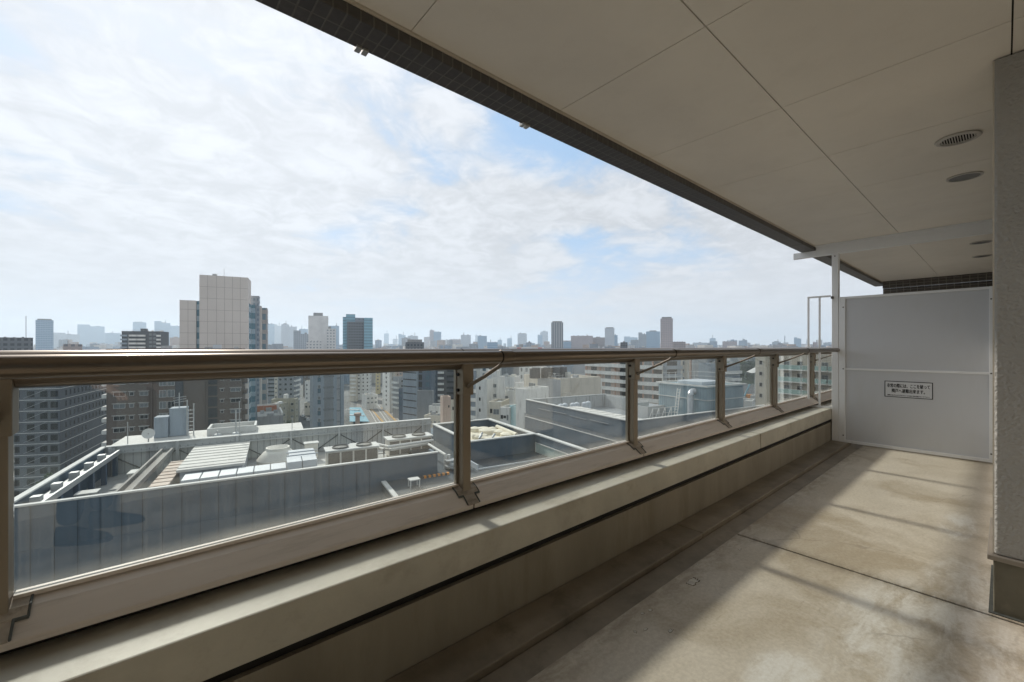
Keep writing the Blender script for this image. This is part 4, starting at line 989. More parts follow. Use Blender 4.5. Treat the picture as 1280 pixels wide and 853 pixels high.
for i in range(11):
    u, v = 18.2 + rnd.random() * 4.2, 38.6 + i * .57; p = U(u, v); s = .55 + rnd.random() * .4
    b = MB(); b.lathe((p.x, p.y, H(9.749)), [(s, 0), (s, .22 + rnd.random() * .2), (s * .8, .45), (s * .3, .52)], 16); b.build('cover', C['creamkit'], r, smooth=True)
for (u, v) in ((18.0, 38.4), (18.5, 39.3), (19.4, 38.2)):
    p = U(u, v); b = MB(); b.tube([(p.x, p.y, H(9.75)), (p.x, p.y, H(9.2)), (p.x + .5, p.y + .3, H(9.0))], .12, 8); b.build('pipe', C['steel'], r, smooth=True)
b = MB(); p, q = U(22.2, 38.2), U(22.4, 43); b.tube([(p.x, p.y, H(10)), (p.x, p.y, H(9.25)), (q.x, q.y, H(9.2)), (q.x, q.y, H(10))], .22, 10); b.build('pipe', C['creamkit'], r, smooth=True)
# deck edge wall and pale green panel on it
b = MB(); b.ubox(23.6, 23.85, 22, 36.74, GROUND, H(9.08)); b.build('side_wall', C['panelgrey'], A)
b = MB(); b.ubox(23.5, 23.95, 22, 36.64, H(9.08), H(8.97)); b.build('capping', C['capwhite'], A)
b = MB(); b.ubox(23.5, 23.595, 30.0, 36.4, H(10.84), H(9.9)); b.build('green_panel', C['palegreen'], A)
b = MB(); b.ubox(23.42, 23.5, 29.9, 36.5, H(9.9), H(9.82)); b.ubox(23.42, 23.499, 36.4, 36.5, H(10.84), H(9.9)); b.build('panel_frame', C['capwhite'], A)
b = MB(); b.ubox(15.6, 23.3, 33.6, 33.72, H(10.847), H(10.72)); b.ubox(15.6, 15.72, 33.72, 35.6, H(10.847), H(10.4)); b.build('deck_kerb', C['duct'], A)

# right hand office with a long banded side
Cc = under('office_annex', 'lower office annex with a long grey banded side and white roof ducts', 50, 48, GROUND, 'building')
b = MB(); b.ubox(37.6, 66, 37.2, 62, GROUND, H(11.4)); b.build('wall', C['midgrey'], Cc)
for nm, v0, v1, z0, z1, m in (('side_screen', 37.2, 61.4, 11.39, 9.07, 'panelgrey'),):
    b = MB(); b.ubox(37.5, 37.75, v0, v1, H(z0), H(z1)); b.build(nm, C[m], Cc)
b = MB(); b.ubox(37.4, 37.85, 37.1, 61.5, H(9.07), H(8.96)); b.build('capping', C['capwhite'], Cc)
b = MB(); b.ubox(37.36, 37.49, 37.1, 61.5, H(11.95), H(11.85)); b.build('white_band', C['capwhite'], Cc)
b = MB(); b.ubox(37.40, 37.58, 37.2, 61.4, H(13.9), H(11.96)); b.build('side_panel', C['panelgrey'], Cc)
for i, v in enumerate((41, 45.5, 50, 54)):
    b = MB(); b.ubox(37.44, 37.498, v, v + 3.6, H(10.0 + .1 * (i % 2)), H(9.9 + .1 * (i % 2))); b.build('shade_fin', C['midgrey'], Cc)
for i in range(11):
    p = U(37.59, 39 + i * 2.05); put('window', wmesh(1.6, 1.9, 'mid' if i % 3 else 'std'), Cc, p.x, p.y, H(16.4), RO + R(-90))
b = MB(); b.ubox(37.76, 66, 37.2, 37.4, H(11.39), H(9.07)); b.build('front_screen', C['panelgrey'], Cc)
b = MB(); b.ubox(37.86, 66, 37.1, 37.5, H(9.07), H(8.97)); b.build('capping', C['capwhite'], Cc)
b = MB(); b.ubox(37.76, 55.2, 61.4, 61.6, H(11.39), H(9.2)); b.build('far_screen', C['innergrey'], Cc)
b = MB(); b.ubox(37.5, 55.3, 61.3, 61.7, H(9.2), H(9.05)); b.build('capping', C['innergrey'], Cc)
for i in range(6):
    b = MB(); b.ubox(38.6 + i * 3.2, 38.8 + i * 3.2, 61.1, 61.39, H(11.3), H(9.2)); b.build('column', C['innergrey'], Cc)
b = MB(); b.ubox(55.0, 55.2, 50.5, 61.39, H(11.39), H(9.2)); b.ubox(50.0, 55.0, 50.4, 50.6, H(11.39), H(9.3)); b.ubox(50.0, 50.2, 46, 50.39, H(11.39), H(9.3)); b.ubox(50.2, 56, 46, 46.2, H(11.39), H(9.25)); b.build('inner_screen', C['innergrey'], Cc)
r = under('roof_duct', 'white sheet roof duct behind the long grey side of the annex', 40, 46, H(11.4), 'duct')
ribbed(38.2, 41.2, 38.2, 52.0, H(9.25), H(9.45), C['roofwhite'], 9, r, 'top'); b = MB(); b.ubox(38.3, 41.1, 38.3, 51.9, H(11.39), H(9.46)); b.build('body', C['duct'], r)
r = under('tank_row', 'row of white drum tanks behind the white roof duct', 44, 56, H(11.4), 'tanks')
for i in range(7):
    p = U(40 + i * 1.25, 57.0 - .5 * (i % 2)); b = MB(); b.lathe((p.x, p.y, H(11.39)), [(.5, 0), (.52, 1.2), (.45, 1.75), (.15, 1.95)], 14); b.build('drum', C['duct'], r, smooth=True)
# teal penthouse
T = under('teal_penthouse', 'teal metal clad penthouse with a white stringer on the annex roof', 58, 43, H(11.4), 'penthouse')
tz0, tz1 = H(11.39), H(5.6)
b = MB(); b.ubox(53.7, 62.6, 38.5, 47.3, tz0, tz1 - .2); b.build('wall', C['teal'], T, bevel=.35)
b = MB()
for i in range(1, 22): b.ubox(53.68, 53.697, 38.7 + i * .4, 38.73 + i * .4, tz0, tz1 - .25)
for i in range(1, 22): b.ubox(53.9 + i * .4, 53.93 + i * .4, 38.48, 38.497, tz0, tz1 - .25)
b.build('panel_seam', C['navy'], T)
b = MB(); b.ubox(53.6, 53.75, 38.4, 47.4, H(7.75), H(7.66)); b.ubox(53.6, 62.7, 38.38, 38.49, H(7.75), H(7.66)); b.build('stringer', C['capwhite'], T)
b = MB(); b.ubox(53.5, 62.8, 38.3, 38.6, tz1 - .2, tz1); b.ubox(53.5, 62.8, 47.2, 47.5, tz1 - .2, tz1); b.ubox(53.5, 53.8, 38.6, 47.2, tz1 - .2, tz1); b.ubox(62.5, 62.8, 38.6, 47.2, tz1 - .2, tz1); b.build('capping', C['capwhite'], T)
b = MB(); b.ubox(55.5, 60.5, 40.5, 45, tz1 - .19, tz1 + .35); b.build('roof_units', C['duct'], T, bevel=.1)
b = MB(); b.ubox(54.4, 61.9, 39.2, 46.6, tz1 + .6, tz1 + .66)
for (u, v) in ((54.4, 39.2), (61.8, 39.2), (54.4, 46.5), (61.8, 46.5), (58, 39.2)): b.ubox(u, u + .06, v, v + .06, tz1 - .2, tz1 + 1.5)
b = MB()
for zz in (.7, 1.4):
    for (a, c) in (((54.2, 46.8), (62.0, 46.8)), ((62.0, 46.8), (62.0, 39))):
        p, q = U(*a), U(*c); b.tube([(p.x, p.y, tz1 + zz), (q.x, q.y, tz1 + zz)], .03, 5)
for i in range(6): p = U(54.2 + i * 1.55, 46.8); b.tube([(p.x, p.y, tz1), (p.x, p.y, tz1 + 1.4)], .03, 5)
b.build('guard_rail', C['capwhite'], T)
r = under('roof_ladder', 'white ladder leaning on the teal penthouse', 53, 43, H(11.4), 'ladder')
for s in (0, .5):
    p, q = U(51.8, 42.2 + s), U(53.2, 42.6 + s); b = MB(); b.tube([(p.x, p.y, H(11.3)), (q.x, q.y, H(6.3))], .06, 6); b.build('rail', C['capwhite'], r)
for k in range(12):
    f = (k + .5) / 12; p = U(51.8 + 1.4 * f, 42.2 + .4 * f); q = U(51.8 + 1.4 * f, 42.7 + .4 * f); z = H(11.3 - 5.0 * f); b = MB(); b.tube([(p.x, p.y, z), (q.x, q.y, z)], .035, 5); b.build('rung', C['capwhite'], r)
r = under('bent_duct', 'silver bent exhaust duct in front of the teal penthouse', 53, 40.6, H(11.4), 'duct')
p0_, p1_ = U(52.9, 40.6), U(53.72, 40.4)
b = MB(); b.tube([(p0_.x, p0_.y, H(11.38)), (p0_.x, p0_.y, H(7.2)), (p0_.x + .03, p0_.y, H(6.9)), (p0_.x + .2, p0_.y - .03, H(6.62)), (p0_.x + .5, p0_.y - .08, H(6.5)), (p1_.x, p1_.y, H(6.5))], .42, 16); b.build('pipe', mat('silver_duct', (0.62, 0.63, 0.64), .35, metal=.6), r, smooth=True)
r = under('scaffold_frame', 'white triangular scaffold frames left of the teal penthouse', 49, 44, H(11.4), 'scaffold')
b = MB()
for i in range(4):
    p, q, s = U(46.5 + i * 1.3, 43), U(47.8 + i * 1.3, 43), U(47.8 + i * 1.3, 43)
    b.tube([(p.x, p.y, H(11.38)), (q.x, q.y, H(9.0))], .05, 5); b.tube([(q.x, q.y, H(11.38)), (q.x, q.y, H(9.0))], .05, 5)
p, q = U(47.8, 43), U(53, 43); b.tube([(p.x, p.y, H(9.0)), (q.x, q.y, H(9.0))], .05, 5); b.tube([(p.x, p.y, H(9.8)), (q.x, q.y, H(9.8))], .05, 5)
b.build('frame', C['capwhite'], r)

# cables, conduits and odd boxes on the machine deck
cz = random.Random(31)
r = under('deck_conduits', 'grey conduits and cables lying across the machine deck floor', 0, 45, H(11.45), 'conduits')
for i in range(14):
    u, v = cz.uniform(-12, 10), cz.uniform(36, 48); P = [(*U(u, v), H(11.4)), (*U(u + cz.uniform(1, 4), v + cz.uniform(-.5, .5)), H(11.4)), (*U(u + 4.5, v + cz.uniform(-2, 2)), H(11.4))]
    b = MB(); b.tube(P, cz.uniform(.03, .08), 6); b.build('conduit', cz.choice((C['steel'], C['darksteel'], C['capwhite'])), r)
for i, (u, v, su, sv, hh, lab) in enumerate(((-11.2, 40, .5, .4, 1.2, 'grey switch box left of the long cable tray'), (3.4, 47.6, .6, .4, 1.5, 'grey switch box behind the twin fan units near the far screen'), (7.6, 46.8, .5, .5, 1.0, 'small pale box behind the middle cooling unit'), (-9.9, 46, .4, .6, .9, 'low pale box between left walkway and cable tray'))):
    p = U(u, v); r = empty('switch_box', (p.x, p.y, H(11.44)), lab, 'box'); b = MB(); b.ubox(u - su, u + su, v - sv, v + sv, H(11.35), H(11.35 - hh)); b.build('cabinet', C['ac'] if i % 2 else C['steel'], r, bevel=.04); b = MB(); b.ubox(u - su - .08, u + su + .08, v - sv - .08, v + sv + .08, H(11.35 - hh), H(11.27 - hh)); b.build('lid', C['capwhite'], r)
for i in range(26):
    u = -12.5 + i * 1.15
b = MB()
for i in range(52): b.ubox(-12.8 + i * .57, -12.77 + i * .57, 50.385, 50.398, H(11.4), H(9.35))
b.build('panel_seam', C['darksteel'], A)
# ------------------------------------------------------------------ mid-distance city seen through the panes
def grid(n, w, h, zo=0.9, kind='std'): return [((i + 0.5) / n, w, h, zo, kind) for i in range(n)]
BAL = [(0.5, -0.96, 1.05, 0.0, 'balcony')]
block('apartment_block', 'dark blue grey block with white balconies stacked along its right side', 347, 262, 367, 264, 452, 14, C['midgrey'], cols=grid(3, 1.2, 1.2, kind='dark'), side=[(0.5, -0.9, 1.0, 0, 'balcony')], ylow=505)
block('low_rise_building', 'olive low rise with stepped roof and round vent left of the white balconies', 339, 205, 369, 207, 501, 5, C['olive'], cols=grid(4, 1.3, 1.3), ylow=535, tank=(0.55, 'tank'))
block('low_rise_building', 'small olive annex with pale shutters at the foot of the stepped olive low rise', 338, 196, 351, 196.5, 507, 7, C['olive'], cols=grid(2, 1.7, 1.5, kind='mid'), ylow=535)
block('low_rise_building', 'small white house block in the lane left of the blue grey slab office', 381, 300, 391, 300, 478, 5, C['white'], cols=grid(2, 1.1, 1.1), ylow=500, tank=(.5, 'units'))
block('low_rise_building', 'small cream house block with dark windows along the narrow lane of parked cars', 380.5, 276, 390, 277, 505, 6, C['cream'], cols=grid(2, 1.2, 1.2, kind='dark'), ylow=530)
block('apartment_block', 'distant grey block with thin dark bands right of the beige tower', 334, 330, 345, 331, 447, 14, C['midgrey'], cols=[(0.5, -0.9, 1.2, 0.8, 'dark')], ylow=500)
block('apartment_block', 'narrow cream wall block right of the beige tower', 343, 300, 347, 300.5, 455, 12, C['cream'], cols=[(0.5, 1, 1.2, .9, 'std')], ylow=500)
def court():
    d = 142; r = block('low_rise_building', 'low building with terracotta coloured roof court inside a white parapet', 322, d, 354, 146, 521.5, 14, C['grey'], cols=[], side=[], parapet=0)
    p0, p1 = W(322, d), W(354, 146); t = (p1 - p0).normalized(); n = Vector((-t.y, t.x)); w = (p1 - p0).length; Mx = Matrix.Translation((p0.x, p0.y, 0)) @ Matrix.Rotation(math.atan2(t.y, t.x), 4, 'Z'); z = ZY(521.5, d)
    b = MB(); b.box(w - .5, w, 0, 14, z, z + .9, 0, Mx); b.box(0, w - .5, 13.5, 14, z, z + 2.6, 0, Mx); b.build('parapet', C['white'], r)
    b = MB(); b.box(0, w - 1.4, 12.6, 13.45, z, z + 2.0, 0, Mx); b.build('court_wall', C['terracotta'], r)
    b = MB(); b.box(0, w - .51, .01, 12.59, z, z + .06, 0, Mx); b.build('roof', C['roofgrey'], r)
court()
# blue grey slab office
def slab():
    cols = [(0.20, 1.0, 1.6, .7, 'blue'), (0.20, 1.0, 1.2, 2.35, 'mid'), (0.43, 2.0, 0.5, 2.3, 'dark'), (0.57, 2.0, 0.5, 2.3, 'dark'), (0.81, 1.1, 0.4, 1.6, 'dark')]
    r = block('office_block', 'blue grey slab office with one narrow window column and grey panel strips', 391, 150, 430, 156, 451, 6, C['bluegrey'], fl=4.0, cols=cols, side=[], ylow=545)
    p0, p1 = W(391, 150), W(430, 156); t = (p1 - p0); w = t.length; t /= w; Mx = Matrix.Translation((p0.x, p0.y, 0)) @ Matrix.Rotation(math.atan2(t.y, t.x), 4, 'Z'); z = ZY(453, 150)
    b = MB(); b.box(w * .35, w * .65, -.05, -.004, GROUND, z, 0, Mx); b.build('panel_strip', C['midgrey'], r)
    b = MB(); b.box(w * .76, w * .865, -.05, -.004, GROUND, z, 0, Mx); b.build('panel_strip', C['grey'], r)
    b = MB(); b.box(w * .87, w * .89, -.05, -.004, GROUND, z, 0, Mx); b.build('downpipe_recess', C['navy'], r)
slab()
block('apartment_block', 'white block with an outside stair tower beyond the blue platform roof', 437, 345, 446, 346, 461, 14, C['cream'], cols=[(0.5, 4.5, 1.1, 0, 'balcony')], ylow=505)
block('office_block', 'white block with small square windows standing across the railway', 446, 352, 462, 354, 466, 12, C['white'], cols=grid(3, 1.0, 1.1, kind='dark'), ylow=503, tank=(.5, 'hut'))
block('office_block', 'slim yellowish block at the far end of the railway', 469.5, 400, 475, 401, 460, 12, cm('yellow_wall', (0.60, 0.50, 0.30)), cols=[(0.5, 1.4, 1.3, .9, 'std')], ylow=500)
block('low_rise_building', 'low white station building sitting over the tracks', 458, 300, 472, 305, 495, 10, C['white'], cols=grid(3, 1.5, 1.2, kind='mid'), ylow=510, tank=(.4, 'units'))
block('apartment_block', 'white block with dark recessed balconies on the right of the railway', 478, 300, 487, 285, 462, 14, C['white'], cols=[(0.55, 2.6, 1.3, .7, 'void')], ylow=512)
block('apartment_block', 'beige plain block on the right of the railway', 486, 290, 494, 282, 464, 12, C['beige'], cols=[(0.5, 1.2, 1.2, .9, 'dark')], ylow=500)
block('apartment_block', 'slim block with stacked small balconies right of the railway', 491, 268, 499, 262, 472, 12, C['grey'], cols=BAL, ylow=515)
block('office_block', 'pink fronted slim block left of the grey ribbon office', 497.5, 280, 504, 279, 458, 12, C['pink'], cols=[(0.5, 1.6, 1.4, .8, 'mid')], ylow=490)
block('office_block', 'deep blue slim block at the foot of the grey ribbon office', 498.5, 235, 503.5, 234, 487, 9, C['navy'], cols=[(0.5, 1.2, 1.3, .8, 'blue')], ylow=520)
block('office_block', 'grey office with dark ribbon slots across each floor', 503.5, 222, 521, 215, 452, 5, C['bluegrey'], fl=3.6, cols=[(0.5, -0.93, 0.55, 1.6, 'void')], side=[], ylow=530)
block('office_block', 'taller dark blue grey slab with glass strip right of the ribbon office', 521, 216, 539, 214, 449, 5, C['navy'], fl=3.6, cols=[(0.75, 2.2, 2.6, .5, 'blue'), (0.25, 2.0, 2.8, .4, 'dark')], side=[], ylow=520)
block('office_block', 'lower plain grey block in front of the dark blue grey slab', 521.5, 198, 540, 197, 490, 3, C['midgrey'], cols=[], side=[], ylow=530)
block('office_block', 'dark block with one column of white lit looking windows', 538, 236, 547.5, 236, 454, 14, C['navy'], fl=3.4, cols=[(0.42, 2.2, 1.9, .7, 'mid')], side=[], ylow=520)
block('apartment_block', 'dark grey block with pale balconies behind the pink rooftop block', 547, 232, 574, 231, 459, 14, C['dark'], cols=[(0.16, 3.2, 1.0, 0, 'balcony'), (0.62, 4.8, 1.3, .8, 'dark')], side=[], ylow=525, tank=(.8, 'hut'))
block('rooftop_block', 'pinkish brick stair block with a cream cap left of the second post', 553.5, 152, 563.5, 153, 498.5, 5, C['pink'], cols=[(0.75, .5, .9, 1.0, 'dark')], side=[], ylow=525, fl=4)
block('rooftop_block', 'cream annex against the pinkish brick stair block', 563.5, 153, 569, 153.2, 504, 5, C['cream'], cols=[(0.5, .5, 1.2, .9, 'dark')], side=[], ylow=525)
block('low_rise_building', 'low white house with sloping parapet left of the pinkish stair block', 536, 190, 549, 188, 509, 8, C['white'], cols=grid(2, 1.2, 1.0, kind='mid'), ylow=528, tank=(.5, 'units'))
block('low_rise_building', 'low white shed row in front of the grey plain block', 530, 178, 552, 176, 521, 6, C['cream'], cols=grid(4, 1.1, .9, kind='mid'), ylow=530)
# right of the second post
block('apartment_block', 'tall white slab with two small windows right of the second post', 594.5, 131, 608.5, 129, 476, 9, C['white'], fl=3.4, cols=[(0.38, .6, 1.0, 1.0, 'dark')], side=[], ylow=530)
block('apartment_block', 'white recessed bay block stuck to the tall white slab', 608.3, 133, 622, 132, 474.5, 8, C['white'], cols=[(0.25, 1.1, 1.3, .9, 'dark'), (0.7, 1.5, 1.2, .9, 'mid')], side=[], ylow=505, tank=(.3, 'hut'))
block('apartment_block', 'grey blue slim balconied block just right of the second post', 588.5, 150, 595.5, 149, 478, 10, C['bluegrey'], cols=BAL, side=[], ylow=530)
block('office_block', 'broad grey wall block rising behind the white roof machines', 627, 255, 650, 250, 449, 14, C['midgrey'], cols=[(0.2, 1.6, 1.4, .9, 'mid')], side=[], ylow=492)
block('office_block', 'white striped block with blue windows behind the tall white slab', 600, 262, 627, 258, 452, 14, C['white'], cols=[(0.2, 2.2, 1.6, .7, 'blue'), (0.52, 3.0, 1.6, .7, 'void'), (0.82, 2.4, 1.6, .7, 'green')], side=[], ylow=485)
block('apartment_block', 'white block with a column of framed windows left of the beige ribbon block', 649, 205, 664, 200, 448, 12, C['white'], fl=3.4, cols=[(0.2, 1.2, 1.9, .7, 'mid'), (0.62, 1.5, 1.9, .7, 'mid')], side=[], ylow=495)
block('office_block', 'blue grey glass fronted block behind the beige ribbon block', 664, 240, 689, 234, 450, 14, C['bluegrey'], cols=[(0.75, 3.0, 1.4, .8, 'blue')], side=[], ylow=480)
block('low_rise_building', 'white building with a row of roof machines and a tank platform', 621, 142, 645, 139, 490, 10, C['white'], cols=[(0.45, 2.2, 1.3, 1.0, 'mid')], side=[], ylow=512, tank=(.55, 'units'))
block('rooftop_block', 'white water tank house with a round rail above the white roof machines', 622, 172, 643, 170, 473, 9, C['white'], cols=[(0.3, 1.4, .9, 1.0, 'mid')], side=[], ylow=490)
block('low_rise_building', 'low cream house with an outside stair by the tall white slab', 611, 118, 626, 117, 505, 8, C['cream'], cols=[(0.2, .7, 1.2, .9, 'dark'), (0.62, 1.8, 1.6, .5, 'mid')], side=[], ylow=530)
block('low_rise_building', 'white house with three small windows beside the teal netting', 625, 112, 637, 111, 512, 7, C['white'], cols=[(0.2, .7, 1.0, 1.0, 'dark'), (0.5, .7, .7, 1.2, 'dark'), (0.78, .6, 1.6, .6, 'mid')], side=[], ylow=534)
block('scaffolded_house', 'narrow house wrapped in pale teal scaffold netting', 637, 112, 652, 110, 510, 7, C['net'], cols=[], side=[], ylow=534)
block('apartment_block', 'plain white corner block against the grey banded annex', 645, 92, 660, 90, 489, 8, C['white'], cols=[], side=[], ylow=534)
block('apartment_block', 'taller white slab behind the plain white corner block', 644, 128, 657, 126, 481, 8, C['white'], cols=[(0.8, .7, 1.3, .9, 'mid')], side=[], ylow=500)
def ribbon():
    p = [(0.25, 3.6, 1.4, .9, 'mid'), (0.6, 3.6, 1.4, .9, 'mid'), (0.88, 1.2, 1.4, .9, 'dark')]
    r = block('office_block', 'beige office with long ribbon windows and dark water tanks on its roof', 655, 116, 701, 100, 471, 12, C['beige'], fl=3.3, cols=p, side=[], ylow=512, parapet=.7)
    p0 = W(701, 100); q = W(754, 108); t = (q - p0).normalized(); n = Vector((-t.y, t.x)); w = (q - p0).length; Mx = Matrix.Translation((p0.x, p0.y, 0)) @ Matrix.Rotation(math.atan2(t.y, t.x), 4, 'Z'); z = ZY(475, 100)
    b = MB(); b.box(0, w * .42, 0.02, 9, GROUND, z, 0, Mx); b.build('side_wing', C['grey'], r)
    b = MB()
    for i in range(8): b.box(w * .42 + i * (w * .58 / 8) + .03, w * .42 + (i + 1) * (w * .58 / 8) - .03, .3 + .12 * (i % 2), 8, GROUND, z - .4, 0, Mx)
    b.build('ribbed_wing', C['white'], r)
    b = MB(); b.box(w * .24, w * .36, -.06, .01, z - 3.1, z - .9, 0, Mx); b.box(w * .61, w * .64, -.06 + .3, .29, z - 2.4, z - 1.5, 0, Mx); b.build('opening', C['darksteel'], r)
    b = MB(); n_ = 12; b.add([Mx @ Vector(v) for v in ((.3, -1.5, z - 4.2), (w * .2, -1.5, z - 4.2), (w * .36, -1.5, z - .2), (w * .36, -1.5, z - 1.4), (w * .24, -1.5, z - 3.2))], [(0, 1, 4), (1, 3, 2, 4)]); b.box(.2, w * .14, -1.5, -.03, z - 4.4, z - 3.0, 0, Mx); b.box(w * .14, w * .40, -1.52, -.03, z - 5.4, z - 4.4, 0, Mx); b.build('outside_stair', C['beige'], r)
    b = MB(); b.box(-.3, 13, 4.0, 4.3, z + .7, z + .75, 0, Mx); b.build('roof', C['roofgrey'], r)
    pts = [(1.2, 7), (4.0, 7), (6.8, 7.4), (-2.0, 7.5)]
    for x, y in pts:
        c = Mx @ Vector((x, y, 0)); b = MB(); b.lathe((c.x, c.y, z), [(1.35, 0), (1.35, 2.5), (1.2, 2.65), (.2, 2.7)], 20); b.build('water_tank', C['black'], r, smooth=True)
    c = Mx @ Vector((1.9, 4.6, 0)); b = MB(); b.lathe((c.x, c.y, z + .9), [(.05, -.9), (.06, 0), (.28, .1), (.30, .3), (.1, .42)], 12); b.build('ball_valve', C['capwhite'], r)
ribbon()
# long salmon apartment with curved right wing
SAL = [(0.5, -0.99, 1.15, 0.0, 'balcony'), (0.18, 3.0, 1.6, 1.1, 'dark'), (0.5, 3.0, 1.6, 1.1, 'mid'), (0.82, 3.0, 1.6, 1.1, 'dark'), (0.0, 0.7, 2.95, 0.0, 'fin'), (0.335, .45, 2.95, 0, 'fin'), (0.665, .45, 2.95, 0, 'fin')]
block('apartment_block', 'long salmon and cream apartment with banded balconies left of the third post', 733, 176, 790, 158, 447, 12, C['pink'], fl=3.0, cols=SAL, side=[], ylow=512)
block('apartment_block', 'cream banded apartment wing right of the third post', 792, 157, 829, 150, 449, 12, C['beige'], fl=3.0, cols=SAL, side=[], ylow=512)
block('apartment_block', 'curved end wing of the cream banded apartment', 829, 150, 851, 152, 449.5, 10, C['bluegrey'], fl=3.0, cols=[(0.5, -.98, 1.15, 0, 'balcony_grey'), (.5, 4.2, 1.6, 1.1, 'dark')], side=[], ylow=512)
block('apartment_block', 'beige shaft beside the curved apartment wing', 851, 165, 862, 166, 448, 10, C['beige'], cols=[(0.3, .9, 1.5, .8, 'mid')], side=[], ylow=485)
block('apartment_block', 'brown tower with blue window bays behind the teal penthouse', 863, 205, 884, 208, 447, 12, C['pink'], cols=[(0.45, 5.0, 1.5, .8, 'blue')], side=[(0.5, 3, 1.5, .8, 'dark')], ylow=485)
block('apartment_block', 'dark grey block with slanting stairs beside the brown tower', 884, 190, 900, 192, 448, 10, C['midgrey'], cols=[(0.5, 4.0, 1.3, .6, 'void')], side=[], ylow=485)
block('apartment_block', 'grey block with pale balcony bands right of the fourth post', 904, 175, 925, 180, 457, 12, C['bluegrey'], cols=BAL, side=[], ylow=500)
block('apartment_block', 'cream slab end wall left of the green glass balconies', 958, 118, 974, 122, 445, 3, C['cream'], cols=[], side=[(0.5, .9, 1.2, .9, 'std')], ylow=525)
GB = [(0.17, -0.315, 1.1, 0.02, 'balcony_green'), (0.5, -0.315, 1.1, 0.02, 'balcony_green'), (0.83, -0.315, 1.1, 0.02, 'balcony_green'), (0.10, 1.5, 1.9, .15, 'mid'), (0.28, 1.2, 1.9, .15, 'dark'), (0.45, 1.2, 1.9, .15, 'dark'), (0.6, 1.5, 1.9, .15, 'mid'), (0.77, 1.2, 1.9, .15, 'dark'), (0.93, 1.3, 1.9, .15, 'mid')]
block('apartment_block', 'pale apartment with green glass balcony fronts at the far end of the railing', 975, 108, 1075, 92, 445, 5, C['beige'], fl=3.0, cols=GB, side=[], ylow=520, maxw=100)
block('low_rise_building', 'low white flat roofed building beside the cemetery', 938, 205, 957, 200, 496, 10, C['white'], cols=grid(4, 1.4, 1.0, kind='mid'), side=[], ylow=515)
block('low_rise_building', 'low white building with a dark roof edge at the foot of the teal penthouse', 926, 150, 940, 148, 503, 9, C['white'], cols=grid(3, 1.4, 1.0, kind='dark'), side=[], ylow=515)

# railway, blue platform roof, lane and cars
def strip_g(name, pts, m, lift, Hh=EYE - GROUND):
    b = MB(); n = len(pts) // 2
    vs = [G(px, py, Hh) for px, py in pts]
    b.add([(v.x, v.y, EYE - Hh + lift) for v in vs] + [(v.x, v.y, EYE - Hh + lift - .25) for v in vs], [tuple(range(len(vs)))] + [(i, (i + 1) % len(vs), len(vs) + (i + 1) % len(vs), len(vs) + i) for i in range(len(vs))])
    return b.build(name, m)
struct(strip_g('railway_bed', [(446, 498), (480, 498), (522, 545), (445, 545)], C['bed'], 0.3))
for (a, c, w0, w1) in (((462, 510.5), (482, 532), 1.3, 1.6), ((477.5, 510.5), (500, 532), 1.3, 1.6)):
    struct(strip_g('railway_walkway', [(a[0] - w0, a[1]), (a[0] + w0, a[1]), (c[0] + w1, c[1]), (c[0] - w1, c[1])], C['rail'], 0.5))
for k, (a, c) in enumerate((((455, 503), (474, 535)), ((457.5, 503), (479, 535)), ((467, 504), (488, 535)), ((470.5, 504), (493, 535)), ((481, 508), (508, 536)))):
    struct(strip_g('railway_track', [(a[0] - .25, a[1]), (a[0] + .25, a[1]), (c[0] + .4, c[1]), (c[0] - .4, c[1])], C['steel'] if k % 2 else C['capwhite'], 0.55))
def platform():
    o = strip_g('platform_roof', [(437, 509.5), (451, 509.5), (461.5, 527), (437, 527)], C['bluesheet'], 0.0, 41.0)
    tag(o, 'blue sheet platform roof beside the railway tracks', 'roof')
    for k, (px, py, lab) in enumerate(((441, 513, 'white roof ridge on the blue platform roof, farther one'), (446, 520, 'white roof ridge on the blue platform roof, nearer one'))):
        c = G(px, py, 41); b = MB(); b.ubox(0, 0, 0, 0, 0, 0) if False else None
        d_ = W(px, 10).normalized(); b.box(-.5, .5, -5, 5, EYE - 40.98, EYE - 40.5, 0, Matrix.Translation((c.x, c.y, 0)) @ Matrix.Rotation(R(35), 4, 'Z')); q = b.build('roof_ridge', C['white'], o)
platform()
r = W(447, 228); q = MB(); q.lathe((r.x, r.y, GROUND), [(1.2, 0), (1.2, 7.5), (1.9, 8.0), (1.9, 9.2), (.3, 9.6)], 14); o = q.build('signal_tower', C['pink'], None, smooth=True, loc=(r.x, r.y, GROUND)); tag(o, 'small reddish round topped tower standing on the platform beside the tracks', 'tower')
struct(strip_g('lane', [(378.5, 512), (388, 512), (394, 545), (366, 545)], C['road'], 0.05))
